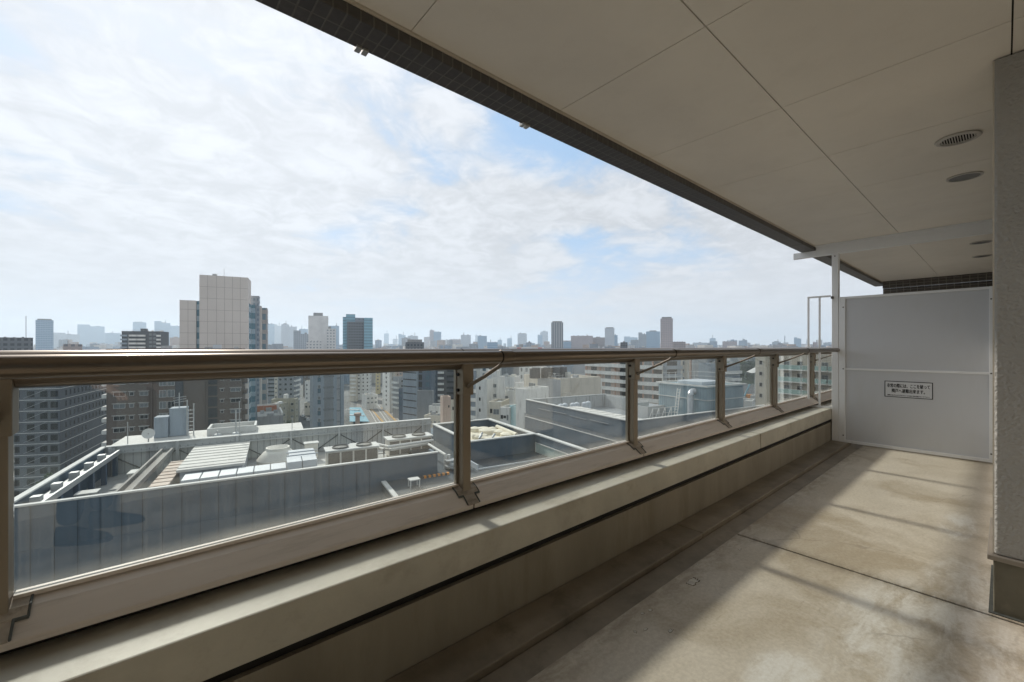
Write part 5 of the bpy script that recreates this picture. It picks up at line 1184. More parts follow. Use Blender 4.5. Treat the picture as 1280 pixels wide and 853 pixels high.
def car(px, py, ang, body, label):
    c = G(px, py); root = empty('parked_car', (c.x, c.y, GROUND + .05), label, 'car', 'cars in the narrow lane')
    Mx = Matrix.Translation((c.x, c.y, GROUND + .05)) @ Matrix.Rotation(ang, 4, 'Z')
    b = MB(); b.box(-2.1, 2.1, -.85, .85, .3, .85, 0, Mx); b.build('body', body, root, bevel=.12)
    b = MB(); vs = [(-1.5, -.78, .85), (1.2, -.78, .85), (1.2, .78, .85), (-1.5, .78, .85), (-1.1, -.65, 1.45), (.6, -.65, 1.45), (.6, .65, 1.45), (-1.1, .65, 1.45)]
    b.add([Mx @ Vector(v) for v in vs], [(4, 5, 6, 7), (0, 1, 5, 4), (1, 2, 6, 5), (2, 3, 7, 6), (3, 0, 4, 7)]); b.build('cabin', PD, root, bevel=.05)
    b = MB(); b.box(-1.05, .55, -.62, .62, 1.451, 1.49, 0, Mx); b.build('roof', body, root)
    for sx in (-1.3, 1.3):
        for sy in (-.8, .8):
            b = MB(); b.tube([Mx @ Vector((sx, sy - .1, .32)), Mx @ Vector((sx, sy + .1, .32))], .32, 12); b.build('wheel', C['darksteel'], root)
white_paint = mat('car_white', (.75, .75, .75), .3); dark_paint = mat('car_dark', (.05, .055, .06), .3)
for i, (px, py, m_, lab) in enumerate(((379, 521, white_paint, 'white car farthest up the narrow lane'), (381.5, 525, dark_paint, 'dark car in the middle of the narrow lane'), (385, 526, white_paint, 'white van like car by the cream house block'))):
    car(px, py, HEAD + R(20 + i * 4), m_, lab)

# trees
LEAF = [mat('leaf_a', (0.045, 0.085, 0.030), .6, var=.35, scale=8), mat('leaf_b', (0.075, 0.115, 0.045), .6, var=.35, scale=8), mat('leaf_c', (0.028, 0.055, 0.028), .6, var=.3, scale=8), mat('leaf_brown', (0.12, 0.085, 0.055), .7, var=.3, scale=8)]
BARK = mat('bark', (0.09, 0.07, 0.05), .9, var=.3, scale=6)
def tree(px, d, h, w, label, group=None, mi=(0, 1, 2), seed=1, nleaf=1500):
    rg = random.Random(seed); c = W(px, d); root = empty('tree', (c.x, c.y, GROUND), label, 'tree', group)
    b = MB(); b.tube([(c.x, c.y, GROUND), (c.x + .1, c.y, GROUND + h * .3), (c.x, c.y + .15, GROUND + h * .62)], [h * .028, h * .02, h * .008], 8)
    for k in range(6):
        a = rg.random() * 6.3; z = GROUND + h * (.28 + .05 * k); b.tube([(c.x, c.y, z), (c.x + math.cos(a) * w * .2, c.y + math.sin(a) * w * .2, z + h * .12), (c.x + math.cos(a) * w * .36, c.y + math.sin(a) * w * .36, z + h * .22)], [h * .011, h * .007, h * .003], 5)
    b.build('trunk', BARK, root)
    cl = []
    for k in range(26):
        a = rg.random() * 6.3; q = math.sqrt(rg.random()) * .40 * w; zz = rg.random()
        k2 = math.sin(math.pi * (0.12 + .82 * zz)) ** .6
        cl.append((c.x + math.cos(a) * q * k2, c.y + math.sin(a) * q * k2, GROUND + h * (.28 + .62 * zz), w * rg.uniform(.10, .2)))
    b = MB()
    for i in range(nleaf):
        x, y, z, s = rg.choice(cl); v = Vector((rg.gauss(0, 1), rg.gauss(0, 1), rg.gauss(0, 1))).normalized() * s * rg.uniform(.5, 1.05)
        p = Vector((x, y, z)) + Vector((v.x, v.y, v.z * .75)); L_ = w * rg.uniform(.018, .04)
        t1 = Vector((rg.gauss(0, 1), rg.gauss(0, 1), rg.gauss(0, .6))).normalized(); t2 = t1.cross(Vector((rg.gauss(0, 1), rg.gauss(0, 1), rg.gauss(0, 1)))).normalized()
        b.add([p - t1 * L_, p + t2 * L_ * .6, p + t1 * L_, p - t2 * L_ * .6], [(0, 1, 2, 3)], rg.choice((0, 0, 1, 2)))
    o = b.build('crown', [LEAF[mi[0]], LEAF[mi[1]], LEAF[mi[2]]], root)
tree(363, 186, 14.0, 6.5, 'round dark green street tree in front of the olive stepped low rise', seed=3)
tree(60, 100, 16, 8, 'dark tree at the foot of the grey corner hotel', seed=5)
GRP = 'trees on the wooded park slope'
TL = ['leftmost dark tree on the wooded park slope by the pale balcony block', 'second tree from the left on the wooded park slope', 'tall dark tree behind the orange crane', 'broad dark tree left of the white sail canopy', 'dark tree above the white sail canopy', 'dark tree right of the white sail canopy', 'brown leafed tree at the edge of the graveyard near the cream slab', 'dark tree standing behind the graveyard below the white sail canopy']
for i, (px, d, h, w) in enumerate(((918, 510, 24, 24), (926, 525, 27, 24), (934, 520, 28, 24), (941, 530, 31, 26), (948, 525, 31, 24), (954, 515, 30, 24), (952, 420, 20, 12), (946, 470, 18, 16))):
    tree(px, d, h, w, TL[i], GRP, mi=(2, 0, 2) if i != 6 else (3, 3, 0), seed=20 + i, nleaf=1100)
b = MB(); c = W(935, 380)
hill = struct(MB().add([(W(px, d).x, W(px, d).y, z) for px, d, z in ((905, 490, GROUND + .2), (985, 480, GROUND + .2), (985, 650, GROUND + 22), (900, 650, GROUND + 22))], [(0, 1, 2, 3)]).build('park_slope', cm('slope_green', (0.06, 0.085, 0.045), scale=.1)))
# sail canopy, crane, graves
c = W(944, 300); r = empty('sail_canopy', (c.x, c.y, GROUND), 'white pointed sail canopy on a pale mast below the park trees', 'canopy')
b = MB(); b.tube([(c.x, c.y, GROUND), (c.x, c.y, GROUND + 31)], .35, 8); b.build('mast', C['white'], r)
rt = Vector((SA, -CA)); b = MB(); z = GROUND + 30.5
for k in range(8):
    a0, a1 = k * math.pi / 4, (k + 1) * math.pi / 4
    b.add([(c.x, c.y, z), (c.x + 6 * math.cos(a0), c.y + 6 * math.sin(a0), z - 4 + .8 * (k % 2)), (c.x + 6 * math.cos(a1), c.y + 6 * math.sin(a1), z - 4 + .8 * ((k + 1) % 2)), (c.x, c.y, z - .15)], [(0, 1, 2), (3, 2, 1)])
b.build('sail', C['white'], r)
c = W(931, 250); r = empty('crane', (c.x, c.y, GROUND), 'small teal and orange crane arm in front of the park trees', 'crane')
P = [Vector((c.x, c.y, GROUND + 15))]; f2 = rt
b = MB(); b.box(c.x - 1.2, c.x + 1.2, c.y - 1.2, c.y + 1.2, GROUND, GROUND + 15.5); b.build('mast', C['steel'], r)
b = MB(); q = P[0] + Vector((rt.x * -3, rt.y * -3, 2)); e = P[0] + Vector((rt.x * 3.0, rt.y * 3.0, 8)); b.tube([q, P[0] + Vector((0, 0, 1)), e], .45, 6); b.build('arm', C['bluesheet'], r)
b = MB(); q = P[0] + Vector((rt.x * 2.2, rt.y * 2.2, 0)); b.box(q.x - 1.4, q.x + 1.4, q.y - 1.4, q.y + 1.4, GROUND + 14.5, GROUND + 16.8); b.build('cab', C['orange'], r, bevel=.2)
b = MB(); rg = random.Random(9)
for i in range(420):
    px, py = rg.uniform(926, 958), rg.uniform(482, 505); c = G(px, py); s = rg.uniform(.5, 1.1); hh = rg.uniform(1.0, 3.2); b.box(c.x - s, c.x + s, c.y - s, c.y + s, GROUND, GROUND + hh)
o = b.build('graveyard', C['stone']); o['kind'] = 'stuff'; o['label'] = 'dense field of grey gravestones below the park trees'; o['category'] = 'graves'
# ------------------------------------------------------------------ skyline
def fz(name, wall, pane, fl, bay, wf, hf): return facade(name, wall, pane, fl, bay, wf, hf)
SK = {  # pale and blue walls carry part of the distance haze in their colour
 'dark': fz('sky_dark', (.13, .14, .155), (.05, .06, .07), 3.6, 3.2, .6, .5), 'pale': fz('sky_haze_pale', (.60, .64, .68), (.30, .36, .42), 3.5, 3.0, .55, .5),
 'blue': fz('sky_haze_blue', (.36, .47, .58), (.20, .32, .44), 3.9, 2.4, .8, .6), 'white': fz('sky_white', (.66, .66, .65), (.30, .33, .36), 3.4, 3.4, .5, .45),
 'brown': fz('sky_brown', (.40, .35, .34), (.20, .20, .22), 3.3, 3.0, .55, .5), 'grey': fz('sky_grey', (.38, .42, .46), (.19, .23, .28), 3.4, 2.8, .5, .5),
 'pink': fz('sky_pink', (.47, .41, .41), (.24, .25, .28), 3.2, 3.0, .5, .5), 'stripe': fz('sky_stripe', (.40, .41, .43), (.14, .16, .18), 500, 3.4, .5, 1.0),
 'glass': fz('sky_glass', (.12, .21, .27), (.24, .46, .56), 3.9, 1.6, .85, .72), 'slab': fz('sky_slab', (.20, .235, .28), (.10, .125, .155), 3.9, 5.0, .3, .3),
 'plain': mat('sky_plain_white', (.70, .70, .69), .7, scale=.1), 'roof': mat('sky_roof', (.30, .30, .30), .8, scale=.1), 'redroof': mat('sky_red', (.45, .10, .07), .7),
}
def sky_block(px0, px1, ytop, d, m, label, name='tower_block', L=None, crown=None, rot=0.0, group=None):
    c = W((px0 + px1) / 2, d); w = (px1 - px0) / FPX * d; L = L or max(12, w * .8)
    z = ZY(ytop, d); th = math.atan((((px0 + px1) / 2) - CX) / FPX); an = HEAD - R(90) - th + rot; w *= math.cos(th)
    b = MB(); hw = w / 2
    b.box(-hw, hw, 0, L, 0, z - GROUND, 0)
    if crown == 'step': b.box(-hw, -hw * .1, -.3, L * .9, z - GROUND, z - GROUND + (z - GROUND) * .05 + 2, 0)
    elif crown == 'hut': b.box(-hw * .5, hw * .45, L * .2, L * .8, z - GROUND, z - GROUND + 4, 1)
    elif crown == 'rim': b.box(-hw * 1.01, hw * 1.01, -.3, L + .3, z - GROUND - 5, z - GROUND + .3, 0); b.box(-hw * .8, hw * .8, 1, L - 1, z - GROUND + .5, z - GROUND + 3, 1)
    elif crown == 'mast': b.box(-hw * .4, hw * .4, L * .3, L * .7, z - GROUND, z - GROUND + 3, 1); b.box(-.5, .5, L * .5 - .5, L * .5 + .5, z - GROUND + 3, z - GROUND + 25, 1)
    elif crown == 'units':
        for k in range(4): b.box(-hw * .8 + k * hw * .42, -hw * .8 + k * hw * .42 + hw * .12, L * .2, L * .4, z - GROUND, z - GROUND + (1.0 + .6 * (k % 2)) * d / 900, 1)
    sr = random.Random(int(px0 * 31 + ytop)); H0 = z - GROUND
    if crown in (None, 'hut', 'step') and L > 8:
        for k in range(sr.randint(1, 3)):
            x = sr.uniform(-.75, .45) * hw; ww_ = sr.uniform(.15, .35) * hw; b.box(x, x + ww_, L * sr.uniform(.1, .3), L * sr.uniform(.45, .7), H0, H0 + sr.uniform(.012, .03) * H0 + 1, 1)
    if sr.random() < .35:
        x = sr.uniform(-.6, .6) * hw; q = .0006 * d; b.box(x - q, x + q, L * .4, L * .4 + 2 * q, H0, H0 + sr.uniform(.004, .009) * d, 1)
    o = b.build(name, [m, SK['roof']]); o.location = (c.x, c.y, GROUND); o.rotation_euler = (0, 0, an)
    return tag(o, label, 'building', group)
S = [
 (-12, 42, 422, 300, 'dark', 'dark low flat roofed block carrying the tall thin radio mast', 'units'),
 (44.5, 67, 400.5, 900, 'blue', 'blue grey striped tower standing beside the radio mast', 'rim'),
 (67, 100, 418, 1500, 'pale', 'pale wide block right of the blue grey striped tower', 'step'),
 (97, 131, 408, 2000, 'blue', 'hazy broad blue tower pair right of the pale wide block', 'step'),
 (131, 151, 416.5, 1900, 'blue', 'hazy low blue tower left of the dark balconied apartment', None),
 (166, 183, 403, 1900, 'blue', 'hazy blue tower peeping over the dark balconied apartment', 'hut'),
 (193, 213, 404, 1800, 'blue', 'hazy blue tower just right of the dark balconied apartment', 'step'),
 (211, 226, 407.5, 2000, 'blue', 'hazy blue tower touching the left side of the beige tower', None),
 (333, 343, 405, 1900, 'blue', 'hazy blue tower touching the right side of the beige tower', None),
 (342, 352, 407.5, 2100, 'pale', 'second hazy tower right of the beige tower', 'step'),
 (351.5, 361.5, 405.5, 1300, 'pale', 'ribbed pale tower midway between beige tower and white block', 'hut'),
 (361, 371, 408.5, 1350, 'pale', 'lower twin of the ribbed pale tower', None),
 (374, 385, 411.5, 1600, 'blue', 'small hazy blue tower left of the white block', None),
 (367, 387, 417.5, 700, 'grey', 'grey stepped low block in front of the small hazy blue tower', 'step'),
 (385.5, 410.5, 395, 520, 'plain', 'bright white windowless block with a grey louvre', 'hut'),
 (383, 402, 427, 480, 'white', 'low white annex at the foot of the bright white block', 'units'),
 (407, 420, 411, 500, 'white', 'white slim block with dark windows right of the bright white block', None),
 (411, 424, 407.5, 1200, 'blue', 'hazy blue tower between the white slim block and the glass tower', None),
 (480, 486, 417, 3000, 'blue', 'tiny hazy tower first to the right of the dark glass tower', None),
 (491, 497, 424, 2600, 'pale', 'tiny pale tower second to the right of the dark glass tower', None),
 (498, 507, 419, 2200, 'blue', 'small hazy blue tower above the dark flat box roof', 'step'),
 (509.5, 522.5, 420, 1500, 'pale', 'wide pale block behind the dark flat box roof', None),
 (530, 538, 421.5, 1800, 'pink', 'low rosy block left of the two toned tower', None),
 (537, 543, 413, 1500, 'pink', 'tall rosy half of the two toned tower', None),
 (542, 551.5, 415, 1450, 'blue', 'blue half of the two toned tower', None),
 (554, 562, 425, 1700, 'white', 'small white block right of the two toned tower', None),
 (562, 578, 424.5, 1400, 'pink', 'low rosy slab left of the square pale tower', 'units'),
 (576, 588.5, 419, 1300, 'pale', 'square pale tower above the second post', None),
 (594, 597, 419, 2800, 'pale', 'thin hazy needle tower right of the square pale tower', 'mast'),
 (597, 608.5, 420, 1250, 'blue', 'bluish tower above the handrail joint', None),
 (609, 622, 428, 900, 'blue', 'low blue roofed slab right of the bluish tower', 'units'),
 (622, 627.5, 425, 2200, 'blue', 'tiny hazy tower left of the low red marked roof', None),
 (634, 640, 423, 2300, 'blue', 'tiny hazy tower above the low red marked roof', None),
 (647, 658.5, 417.5, 1500, 'pale', 'pale tower above the right end of the red marked roof', 'rim'),
 (672, 678, 419, 1900, 'blue', 'lower half of the hazy twin tower left of the dark striped tower', None),
 (676, 685, 414.5, 1900, 'pale', 'taller half of the hazy twin tower left of the dark striped tower', None),
 (689, 704, 403.5, 850, 'stripe', 'slim dark grey vertically striped tower', 'rim'),
 (704, 714, 427, 1000, 'blue', 'low blue block right of the vertically striped tower', None),
 (713.5, 741, 420, 1000, 'pink', 'broad rosy apartment slab with stepped roof', 'units'),
 (741, 756.5, 422, 1020, 'brown', 'brown right end of the broad rosy apartment slab', None),
 (756, 768, 410.5, 1000, 'pale', 'pale notched tower right of the rosy apartment slab', 'rim'),
 (768, 772, 419, 1050, 'blue', 'thin hazy tower against the pale notched tower', None),
 (775.5, 784.5, 428, 600, 'dark', 'small dark block between the pale notched tower and the blue slab', None),
 (780, 797, 422, 2200, 'blue', 'hazy blue low group right of the pale notched tower', 'step'),
 (798, 808, 418, 1100, 'grey', 'grey tower left of the wide blue slab', 'step'),
 (807.5, 825, 414.5, 1150, 'blue', 'wide blue slab left of the tall rosy tower', 'hut'),
 (825.5, 841, 398.5, 750, 'pink', 'tallest rosy grey tower of the distant skyline', 'rim'),
 (841, 857, 427.5, 800, 'brown', 'low brown red block right of the tallest rosy tower', 'units'),
 (866, 887, 428.5, 1100, 'pale', 'low pale slab left of the small hazy cube tower', None),
 (887, 894.5, 423, 2000, 'blue', 'small hazy cube tower above the fourth post', None),
 (903, 921, 427, 1000, 'pink', 'low wide rosy slab right of the fourth post', 'units'),
 (928, 933.5, 425, 1600, 'grey', 'small grey tower with a sloped top before the guard frame', 'step'),
 (965, 976, 427.5, 1500, 'grey', 'low domed looking grey block left of the guard frame', 'hut'),
 (980.5, 981.5, 420, 1400, 'grey', 'thin lattice mast left of the guard frame', None),
 (992.5, 1001.5, 423.5, 1500, 'blue', 'hazy blue tower just left of the guard frame', 'step'),
 (1008, 1012, 424.5, 1600, 'pale', 'thin pale tower touching the guard frame', None),
 (1016, 1022, 428, 900, 'pink', 'low rosy block between the guard frame uprights', None),
 (1029, 1037, 428.5, 1300, 'grey', 'low grey block right of the guard frame', 'units'),
]
for (a, c, y, d, m_, lab, cr) in S: sky_block(a, c, y, d if d < 1000 else 1000 + (d - 1000) * 2.2 + 300, SK[m_], lab, crown=cr)
# dark glass tower with a stepped corner
def glass_tower():
    d = 560; r = empty('glass_tower', (*W(447, d), GROUND), 'dark teal glass office tower with a grey central slab', 'building')
    th = math.atan((447 - CX) / FPX); an = HEAD - R(90) - th
    def seg(px0, px1, yt, s, L, m, nm):
        c = W((px0 + px1) / 2, d); w = (px1 - px0) / FPX * d * math.cos(th); b = MB(); b.box(-w / 2, w / 2, s, s + L, 0, ZY(yt, d) - GROUND); o = b.build(nm, m); o.parent = r; o.location = (c.x - r.location.x, c.y - r.location.y, 0); o.rotation_euler = (0, 0, an)
    seg(428.3, 433, 396, 6, 20, SK['glass'], 'wing'); seg(432.5, 444, 393, 0, 26, SK['glass'], 'shaft'); seg(444, 455, 397.5, -.6, 26, SK['slab'], 'slab'); seg(455, 466, 397.5, 0, 26, SK['glass'], 'wing')
    seg(434, 465, 402.5, -1.0, 1.5, SK['dark'], 'band')
    c = W(445, d)
glass_tower()
# dark apartment with pale balconies standing over the rail
DBAL = [(0.07, 4.2, 1.2, 0, 'balcony_grey'), (0.30, 5.0, 1.2, 0, 'balcony'), (0.52, 5.0, 1.2, 0, 'balcony'), (0.75, 1.8, 1.4, .8, 'mid'), (0.86, 1.8, 1.4, .8, 'mid'), (0.97, 2.6, 1.2, 0, 'balcony')]
block('apartment_block', 'dark apartment tower with columns of pale balconies above the rail', 152, 330, 200, 338, 415, 16, C['dark'], fl=3.1, cols=DBAL, side=[], ylow=440, tank=(.5, 'hut'))
sky_block(79, 103, 430.5, 260, SK['brown'], 'brown roof house with a thin eave peeping over the rail', crown='units')
o = sky_block(507, 530, 428.3, 420, SK['dark'], 'dark flat box roof left of the two toned tower', crown='rim')
def red_roof():
    o = sky_block(636, 680, 434, 330, SK['plain'], 'low white roofed block marked with small red panels', L=20)
    for k, px in enumerate((649, 675)):
        c = W(px, 329.5); b = MB(); b.box(-1.6, 1.6, -.4, -.05, 0, 1.5); q = b.build('red_panel', C['red']); q.parent = o; q.location = (0, 0, 0)
        w = (px - 658) / FPX * 330; q.location = (w, 0, ZY(434, 330) - GROUND - 2)
red_roof()
sky_block(658, 664, 428.5, 700, SK['grey'], 'small grey block above the middle of the red marked roof')
# dish-like aerials on the dark block at the far left
c = W(32.5, 310); b = MB(); z = ZY(422, 300); b.tube([(c.x, c.y, z - .5), (c.x, c.y, z + 16)], .18, 6); o = b.build('radio_mast', C['steel'], None, loc=(c.x, c.y, z - .5)); tag(o, 'tall thin radio mast on the dark far left roof', 'mast')

# far low city reading as one mass
rg = random.Random(77); mats_far = [mat('far_a', (.50, .50, .50), .8, scale=.05), mat('far_b', (.36, .36, .37), .8, scale=.05), mat('far_c', (.60, .57, .52), .8, scale=.05), mat('far_d', (.24, .26, .29), .8, scale=.05), mat('far_e', (.42, .33, .28), .8, scale=.05), mat('far_f', (.30, .37, .45), .8, scale=.05)]
b = MB()
for i in range(7500):
    d = 520 + 4900 * rg.random() ** 1.35; px = rg.uniform(-420, 1260); c = W(px, d)
    if 890 < px < 990 and d < 780: continue
    hh = rg.choice((9, 10, 12, 14, 16, 20, 24, 30, 34)) + rg.random() * 4
    if d > 900 and rg.random() < .22: hh = rg.uniform(34, 52)
    if d > 1500 and rg.random() < .06: hh = rg.uniform(52, 80)
    w1, w2 = rg.uniform(5, 12) * (1 + d / 4500), rg.uniform(5, 12) * (1 + d / 4500); an = rg.choice((0, R(-11), R(20), R(45))) + rg.uniform(-.1, .1)
    Mx = Matrix.Translation((c.x, c.y, GROUND)) @ Matrix.Rotation(an, 4, 'Z'); mi = rg.randrange(6)
    b.box(-w1, w1, -w2, w2, 0, hh, mi, Mx)
    if rg.random() < .5 and d < 2500: b.box(-w1 * .4, w1 * .3, -w2 * .4, w2 * .3, hh, hh + 3, rg.randrange(6), Mx)
o = b.build('distant_city', mats_far); o['kind'] = 'stuff'; o['label'] = 'hazy mass of low city roofs reaching to the horizon'; o['category'] = 'city'

FILL_KEEP = [37, 54, 80, 115, 116, 178, 206, 226, 231, 255, 256, 278, 298, 333, 357, 416, 417, 442, 513]
# lower houses filling the lanes between the larger blocks
def fillers():
    rg = random.Random(123); done = []; labels = set()
    COLN = (('white', 'white'), ('cream', 'cream'), ('grey', 'grey'), ('beige', 'beige'), ('midgrey', 'slate grey'), ('pink', 'rosy'), ('olive', 'olive'), ('bluegrey', 'blue grey'), ('brown', 'brown'))
    ANCH = ((338, 205, 'the stepped olive low rise'), (357, 262, 'the white balcony block'), (384, 260, 'the lane of parked cars'), (412, 152, 'the blue grey slab office'), (445, 345, 'the outside stair tower'), (454, 353, 'the railway end block'), (482, 295, 'the white railway side block'), (500, 270, 'the pink fronted block'), (512, 218, 'the ribbon office'), (531, 205, 'the dark blue grey slab'), (559, 152, 'the pinkish stair block'), (560, 232, 'the dark pale balconied block'), (601, 130, 'the tall white slab'), (618, 118, 'the cream stair house'), (632, 142, 'the white machine roof'), (638, 252, 'the broad grey wall block'), (655, 110, 'the plain white corner block'), (680, 108, 'the beige ribbon block'), (745, 168, 'the salmon banded apartment'), (850, 155, 'the curved apartment wing'), (873, 206, 'the brown tower'), (914, 178, 'the pale banded block'), (948, 203, 'the cemetery house'), (966, 120, 'the cream slab end wall'), (1010, 102, 'the green glass balconies'))
    n = 0
    d = 112.0
    while d < 520:
        step = rg.uniform(11, 15); px = 325.0
        while px < 1060:
            w = rg.uniform(7, 13); dp = w / d * FPX
            a, b_ = px, px + dp; px = b_ + rg.uniform(1.5, 4) / d * FPX
            cx = (a + b_) / 2; L = rg.uniform(7, 10); hh = rg.uniform(7, 15) if d < 230 else rg.uniform(8, 19) if d < 350 else rg.uniform(9, 26)
            ck, cn = rg.choice(COLN); tk = rg.choice((None, 'hut', 'tank', 'units', None)); nc = rg.choice((2, 3)); kind = rg.choice(('std', 'mid', 'dark', 'std')); yo = rg.uniform(-3, 3) 
            if 434 < b_ and a < 508 and 150 < d < 350: continue
            if 370 < b_ and a < 391 and 215 < d < 305: continue
            if b_ > 918 and a < 962 and d > 150: continue
            if b_ > 705 and a < 735 and d < 150: continue
            c = W(cx, d + L / 2)
            if any((c - q).length < rq + 7 for q, rq in OCC): continue
            n += 1
            if FILL_KEEP is not None and n not in FILL_KEEP: continue
            near = min(ANCH, key=lambda t: abs(t[0] - cx) / 12 + abs(t[1] - d) / 60)
            rel = 'behind' if d > near[1] + 12 else 'in front of' if d < near[1] - 12 else 'beside'
            size = 'slim' if w < 8.5 else 'wide' if w > 11.3 else 'squat' if hh < 11 else 'mid height'
            roofn = {None: 'plain roofed', 'hut': 'stair hutted', 'tank': 'tank topped', 'units': 'unit topped'}[tk]
            lab = '%s %s house block %s %s' % (size, cn, rel, near[2])
            if lab in labels: lab = '%s %s %s house block %s %s' % (size, roofn, cn, rel, near[2])
            k2 = 0
            while lab in labels and k2 < 9:
                ck, cn = COLN[k2]; lab = '%s %s %s house block %s %s' % (size, roofn, cn, rel, near[2]); k2 += 1
            if lab in labels: continue
            labels.add(lab)
            r = block('house_block', lab, a, d, b_, d + yo, 0, L, C[ck], cols=grid(nc, 1.3, 1.2, kind=kind), ylow=548, top=GROUND + hh, tank=(.5, tk) if tk else None, group='small house blocks between the larger buildings', maxw=24)
            r['fill'] = n
        d += step
fillers()
# haze over the city
hz = bpy.data.materials.new('haze_air'); hz.use_nodes = True; hz.node_tree.nodes.clear()
no = hz.node_tree.nodes.new('ShaderNodeOutputMaterial'); pv = hz.node_tree.nodes.new('ShaderNodeVolumePrincipled')
pv.inputs['Color'].default_value = (0.72, 0.87, 1.0, 1); pv.inputs['Density'].default_value = 0.00015; pv.inputs['Anisotropy'].default_value = 0.35
hz.node_tree.links.new(pv.outputs[0], no.inputs['Volume'])
b = MB(); b.box(-6500, 6500, -6500, 6500, GROUND - 1, 260); o = b.build('haze', hz); o['kind'] = 'stuff'; o['label'] = 'pale blue haze over the whole city'; o['category'] = 'haze'
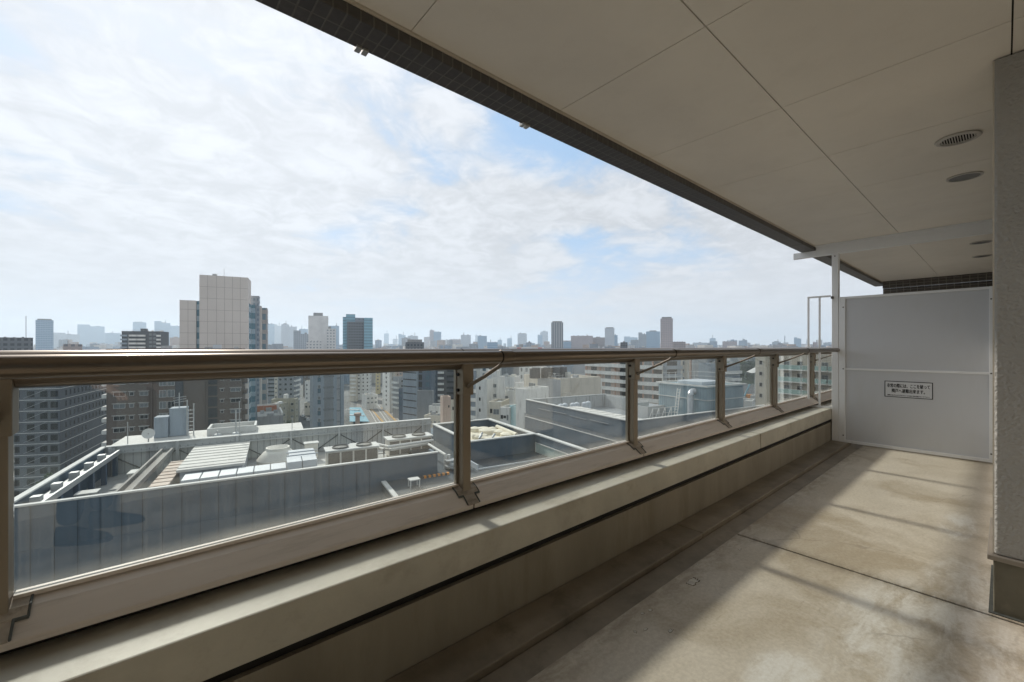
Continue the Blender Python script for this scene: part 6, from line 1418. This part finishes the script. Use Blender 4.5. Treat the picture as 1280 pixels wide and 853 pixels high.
# ------------------------------------------------------------------ the photographer, standing behind the lens and mirrored in the left pane
def person():
    root = empty('person', (-0.33, -0.42, 0), 'person in dark jeans and dark shoes standing on the balcony, mirrored in the left pane', 'person')
    f = Vector((0.87, 0.49, 0)); s = Vector((-0.49, 0.87, 0)); o = Vector((-0.31, -0.43, 0))        # facing, left side
    def P(a, b, z): q = o + f * a + s * b; return Vector((q.x, q.y, z))
    aL, aR = Vector((-0.385, -0.315, 0.085)), Vector((-0.255, -0.525, 0.085))
    V, E, Rr = [], [], []
    def v(p, r, par=None):
        V.append(Vector(p)); Rr.append(r); i = len(V) - 1
        if par is not None: E.append((par, i))
        return i
    pel = v(P(0, 0, 0.95), (.165, .125)); ab = v(P(.005, 0, 1.08), (.145, .11), pel); ch = v(P(.0, 0, 1.27), (.165, .12), ab); up = v(P(-.01, 0, 1.41), (.12, .09), ch)
    nk = v(P(-.005, 0, 1.49), (.055, .055), up); hb = v(P(.01, 0, 1.56), (.068, .075), nk); hm = v(P(.012, 0, 1.64), (.078, .092), hb); ht = v(P(.005, 0, 1.71), (.058, .07), hm)
    for sg, an in ((1, aL), (-1, aR)):
        hip = v(P(0, .095 * sg, 0.88), (.095, .095), pel); kn0 = (V[hip] + an) / 2 + f * .02; kn = v((kn0.x, kn0.y, .49), (.066, .066), hip)
        cf = v((kn0.x * .6 + an.x * .4, kn0.y * .6 + an.y * .4, .34), (.066, .066), kn); v((an.x, an.y, .10), (.060, .060), cf)
        sh = v(P(-.01, .175 * sg, 1.40), (.062, .062), up); el = v(P(-.03, .235 * sg, 1.12), (.046, .046), sh); wr = v(P(.16, .20 * sg, .98), (.031, .031), el)
        pm = v(P(.225, .19 * sg, .945), (.038, .026), wr)
        for k, (db, ln) in enumerate(((-.030, .068), (-.011, .078), (.009, .074), (.028, .060))):
            a = v(P(.265, (.19 + db) * sg, .925), (.0095, .0095), pm); b = v(P(.265 + ln * .55, (.19 + db) * sg, .900), (.0088, .0088), a); v(P(.265 + ln * .8, (.19 + db) * sg, .868), (.008, .008), b)
        t = v(P(.215, (.19 - .035) * sg, .955), (.011, .011), pm); v(P(.262, (.19 - .058) * sg, .955), (.0095, .0095), t)
    me = bpy.data.meshes.new('body'); me.from_pydata([tuple(p) for p in V], E, [])
    ob = bpy.data.objects.new('body', me); COL.objects.link(ob)
    sk = ob.modifiers.new('skin', 'SKIN'); sk.use_smooth_shade = True
    if not me.skin_vertices: bpy.context.view_layer.update()
    for i, q in enumerate(me.skin_vertices[0].data): q.radius = Rr[i]; q.use_root = (i == 0)
    sb = ob.modifiers.new('sub', 'SUBSURF'); sb.levels = 2; sb.render_levels = 2
    dg = bpy.context.evaluated_depsgraph_get(); dg.update()
    fin = bpy.data.meshes.new_from_object(ob.evaluated_get(dg)); bpy.data.objects.remove(ob)
    fin.materials.clear()
    for m_ in (mat('dark_jeans', (.022, .027, .040), .9, var=.3, scale=40), mat('dark_jacket', (.035, .036, .040), .85, var=.2, scale=20), mat('skin_tone', (.50, .33, .25), .5, var=.06, scale=8)): fin.materials.append(m_)
    for pg in fin.polygons:
        c = pg.center; pg.use_smooth = True; q = (c - o); fr = q.dot(f)
        pg.material_index = 0 if c.z < 0.97 and fr < .15 else (2 if c.z > 1.475 or fr > .165 else 1)
    body = bpy.data.objects.new('body', fin); COL.objects.link(body); body.parent = root; body.location = -Vector(root.location)
    b = MB()
    M_ = Matrix.Translation(P(-.004, 0, 1.665)); b.lathe((0, 0, 0), [(.094, -.05), (.099, 0), (.092, .035), (.06, .075), (.02, .09)], 20)
    b.v = [tuple(P(-.018, 0, 1.655) + Vector(q)) for q in b.v]; b.build('hair', mat('dark_hair', (.012, .010, .009), .6), root, smooth=True)
    b = MB()
    for sg in (1, -1):
        e = P(.088, .032 * sg, 1.628); b.lathe((e.x, e.y, e.z - .01), [(.002, 0), (.011, .006), (.012, .011), (.008, .018), (.001, .02)], 10)
    b.build('eyes', mat('eye_dark', (.03, .02, .015), .2), root, smooth=True)
    b = MB(); n0 = [P(.095, 0, 1.622), P(.118, 0, 1.592), P(.092, .016, 1.586), P(.092, -.016, 1.586)]; b.add(n0, [(0, 1, 2), (0, 3, 1), (1, 3, 2), (0, 2, 3)]); b.build('nose', _cache['skin_tone'], root, smooth=True)
    b = MB(); a0, a1 = P(.094, .024, 1.558), P(.094, -.024, 1.558); b.tube([a0, P(.099, 0, 1.559), a1], .005, 8); b.build('mouth', mat('lip', (.36, .17, .14), .5), root, smooth=True)
    for heel, toe in (((-.435, -.345), (-.195, -.205)), ((-.305, -.545), (-.035, -.445))):
        h, t = Vector((*heel, 0)), Vector((*toe, 0)); d = (t - h).normalized(); d = d * 1.0; n = Vector((-d.y, d.x, 0)); L_ = .285
        b = MB(); K = 12; rings = []
        for i in range(K + 1):
            u = i / K; w = .034 + .018 * math.sin(math.pi * min(1, u * 1.15)) ** .8 if u < .93 else .030
            hgt = .105 - .062 * max(0, (u - .28) / .72) ** .8 if u > .28 else .105
            if u < .04: w *= .75
            if u > .97: w *= .55; hgt *= .7
            rings.append([h + d * (L_ * u) + n * (w * cx_) + Vector((0, 0, z_ * hgt)) for cx_, z_ in ((-1, .02), (-1.05, .25), (-.9, .6), (-.45, .93), (0, 1), (.45, .93), (.9, .6), (1.05, .25), (1, .02))])
        m = 9; b.add([q for r_ in rings for q in r_], [(i * m + k, i * m + k + 1, (i + 1) * m + k + 1, (i + 1) * m + k) for i in range(K) for k in range(m - 1)] + [(i * m + m - 1, i * m, (i + 1) * m, (i + 1) * m + m - 1) for i in range(K)] + [tuple(range(m)), tuple(range(K * m + m - 1, K * m - 1, -1))])
        b.build('shoe', mat('dark_shoe', (.018, .017, .018), .7), root, smooth=True)
person()
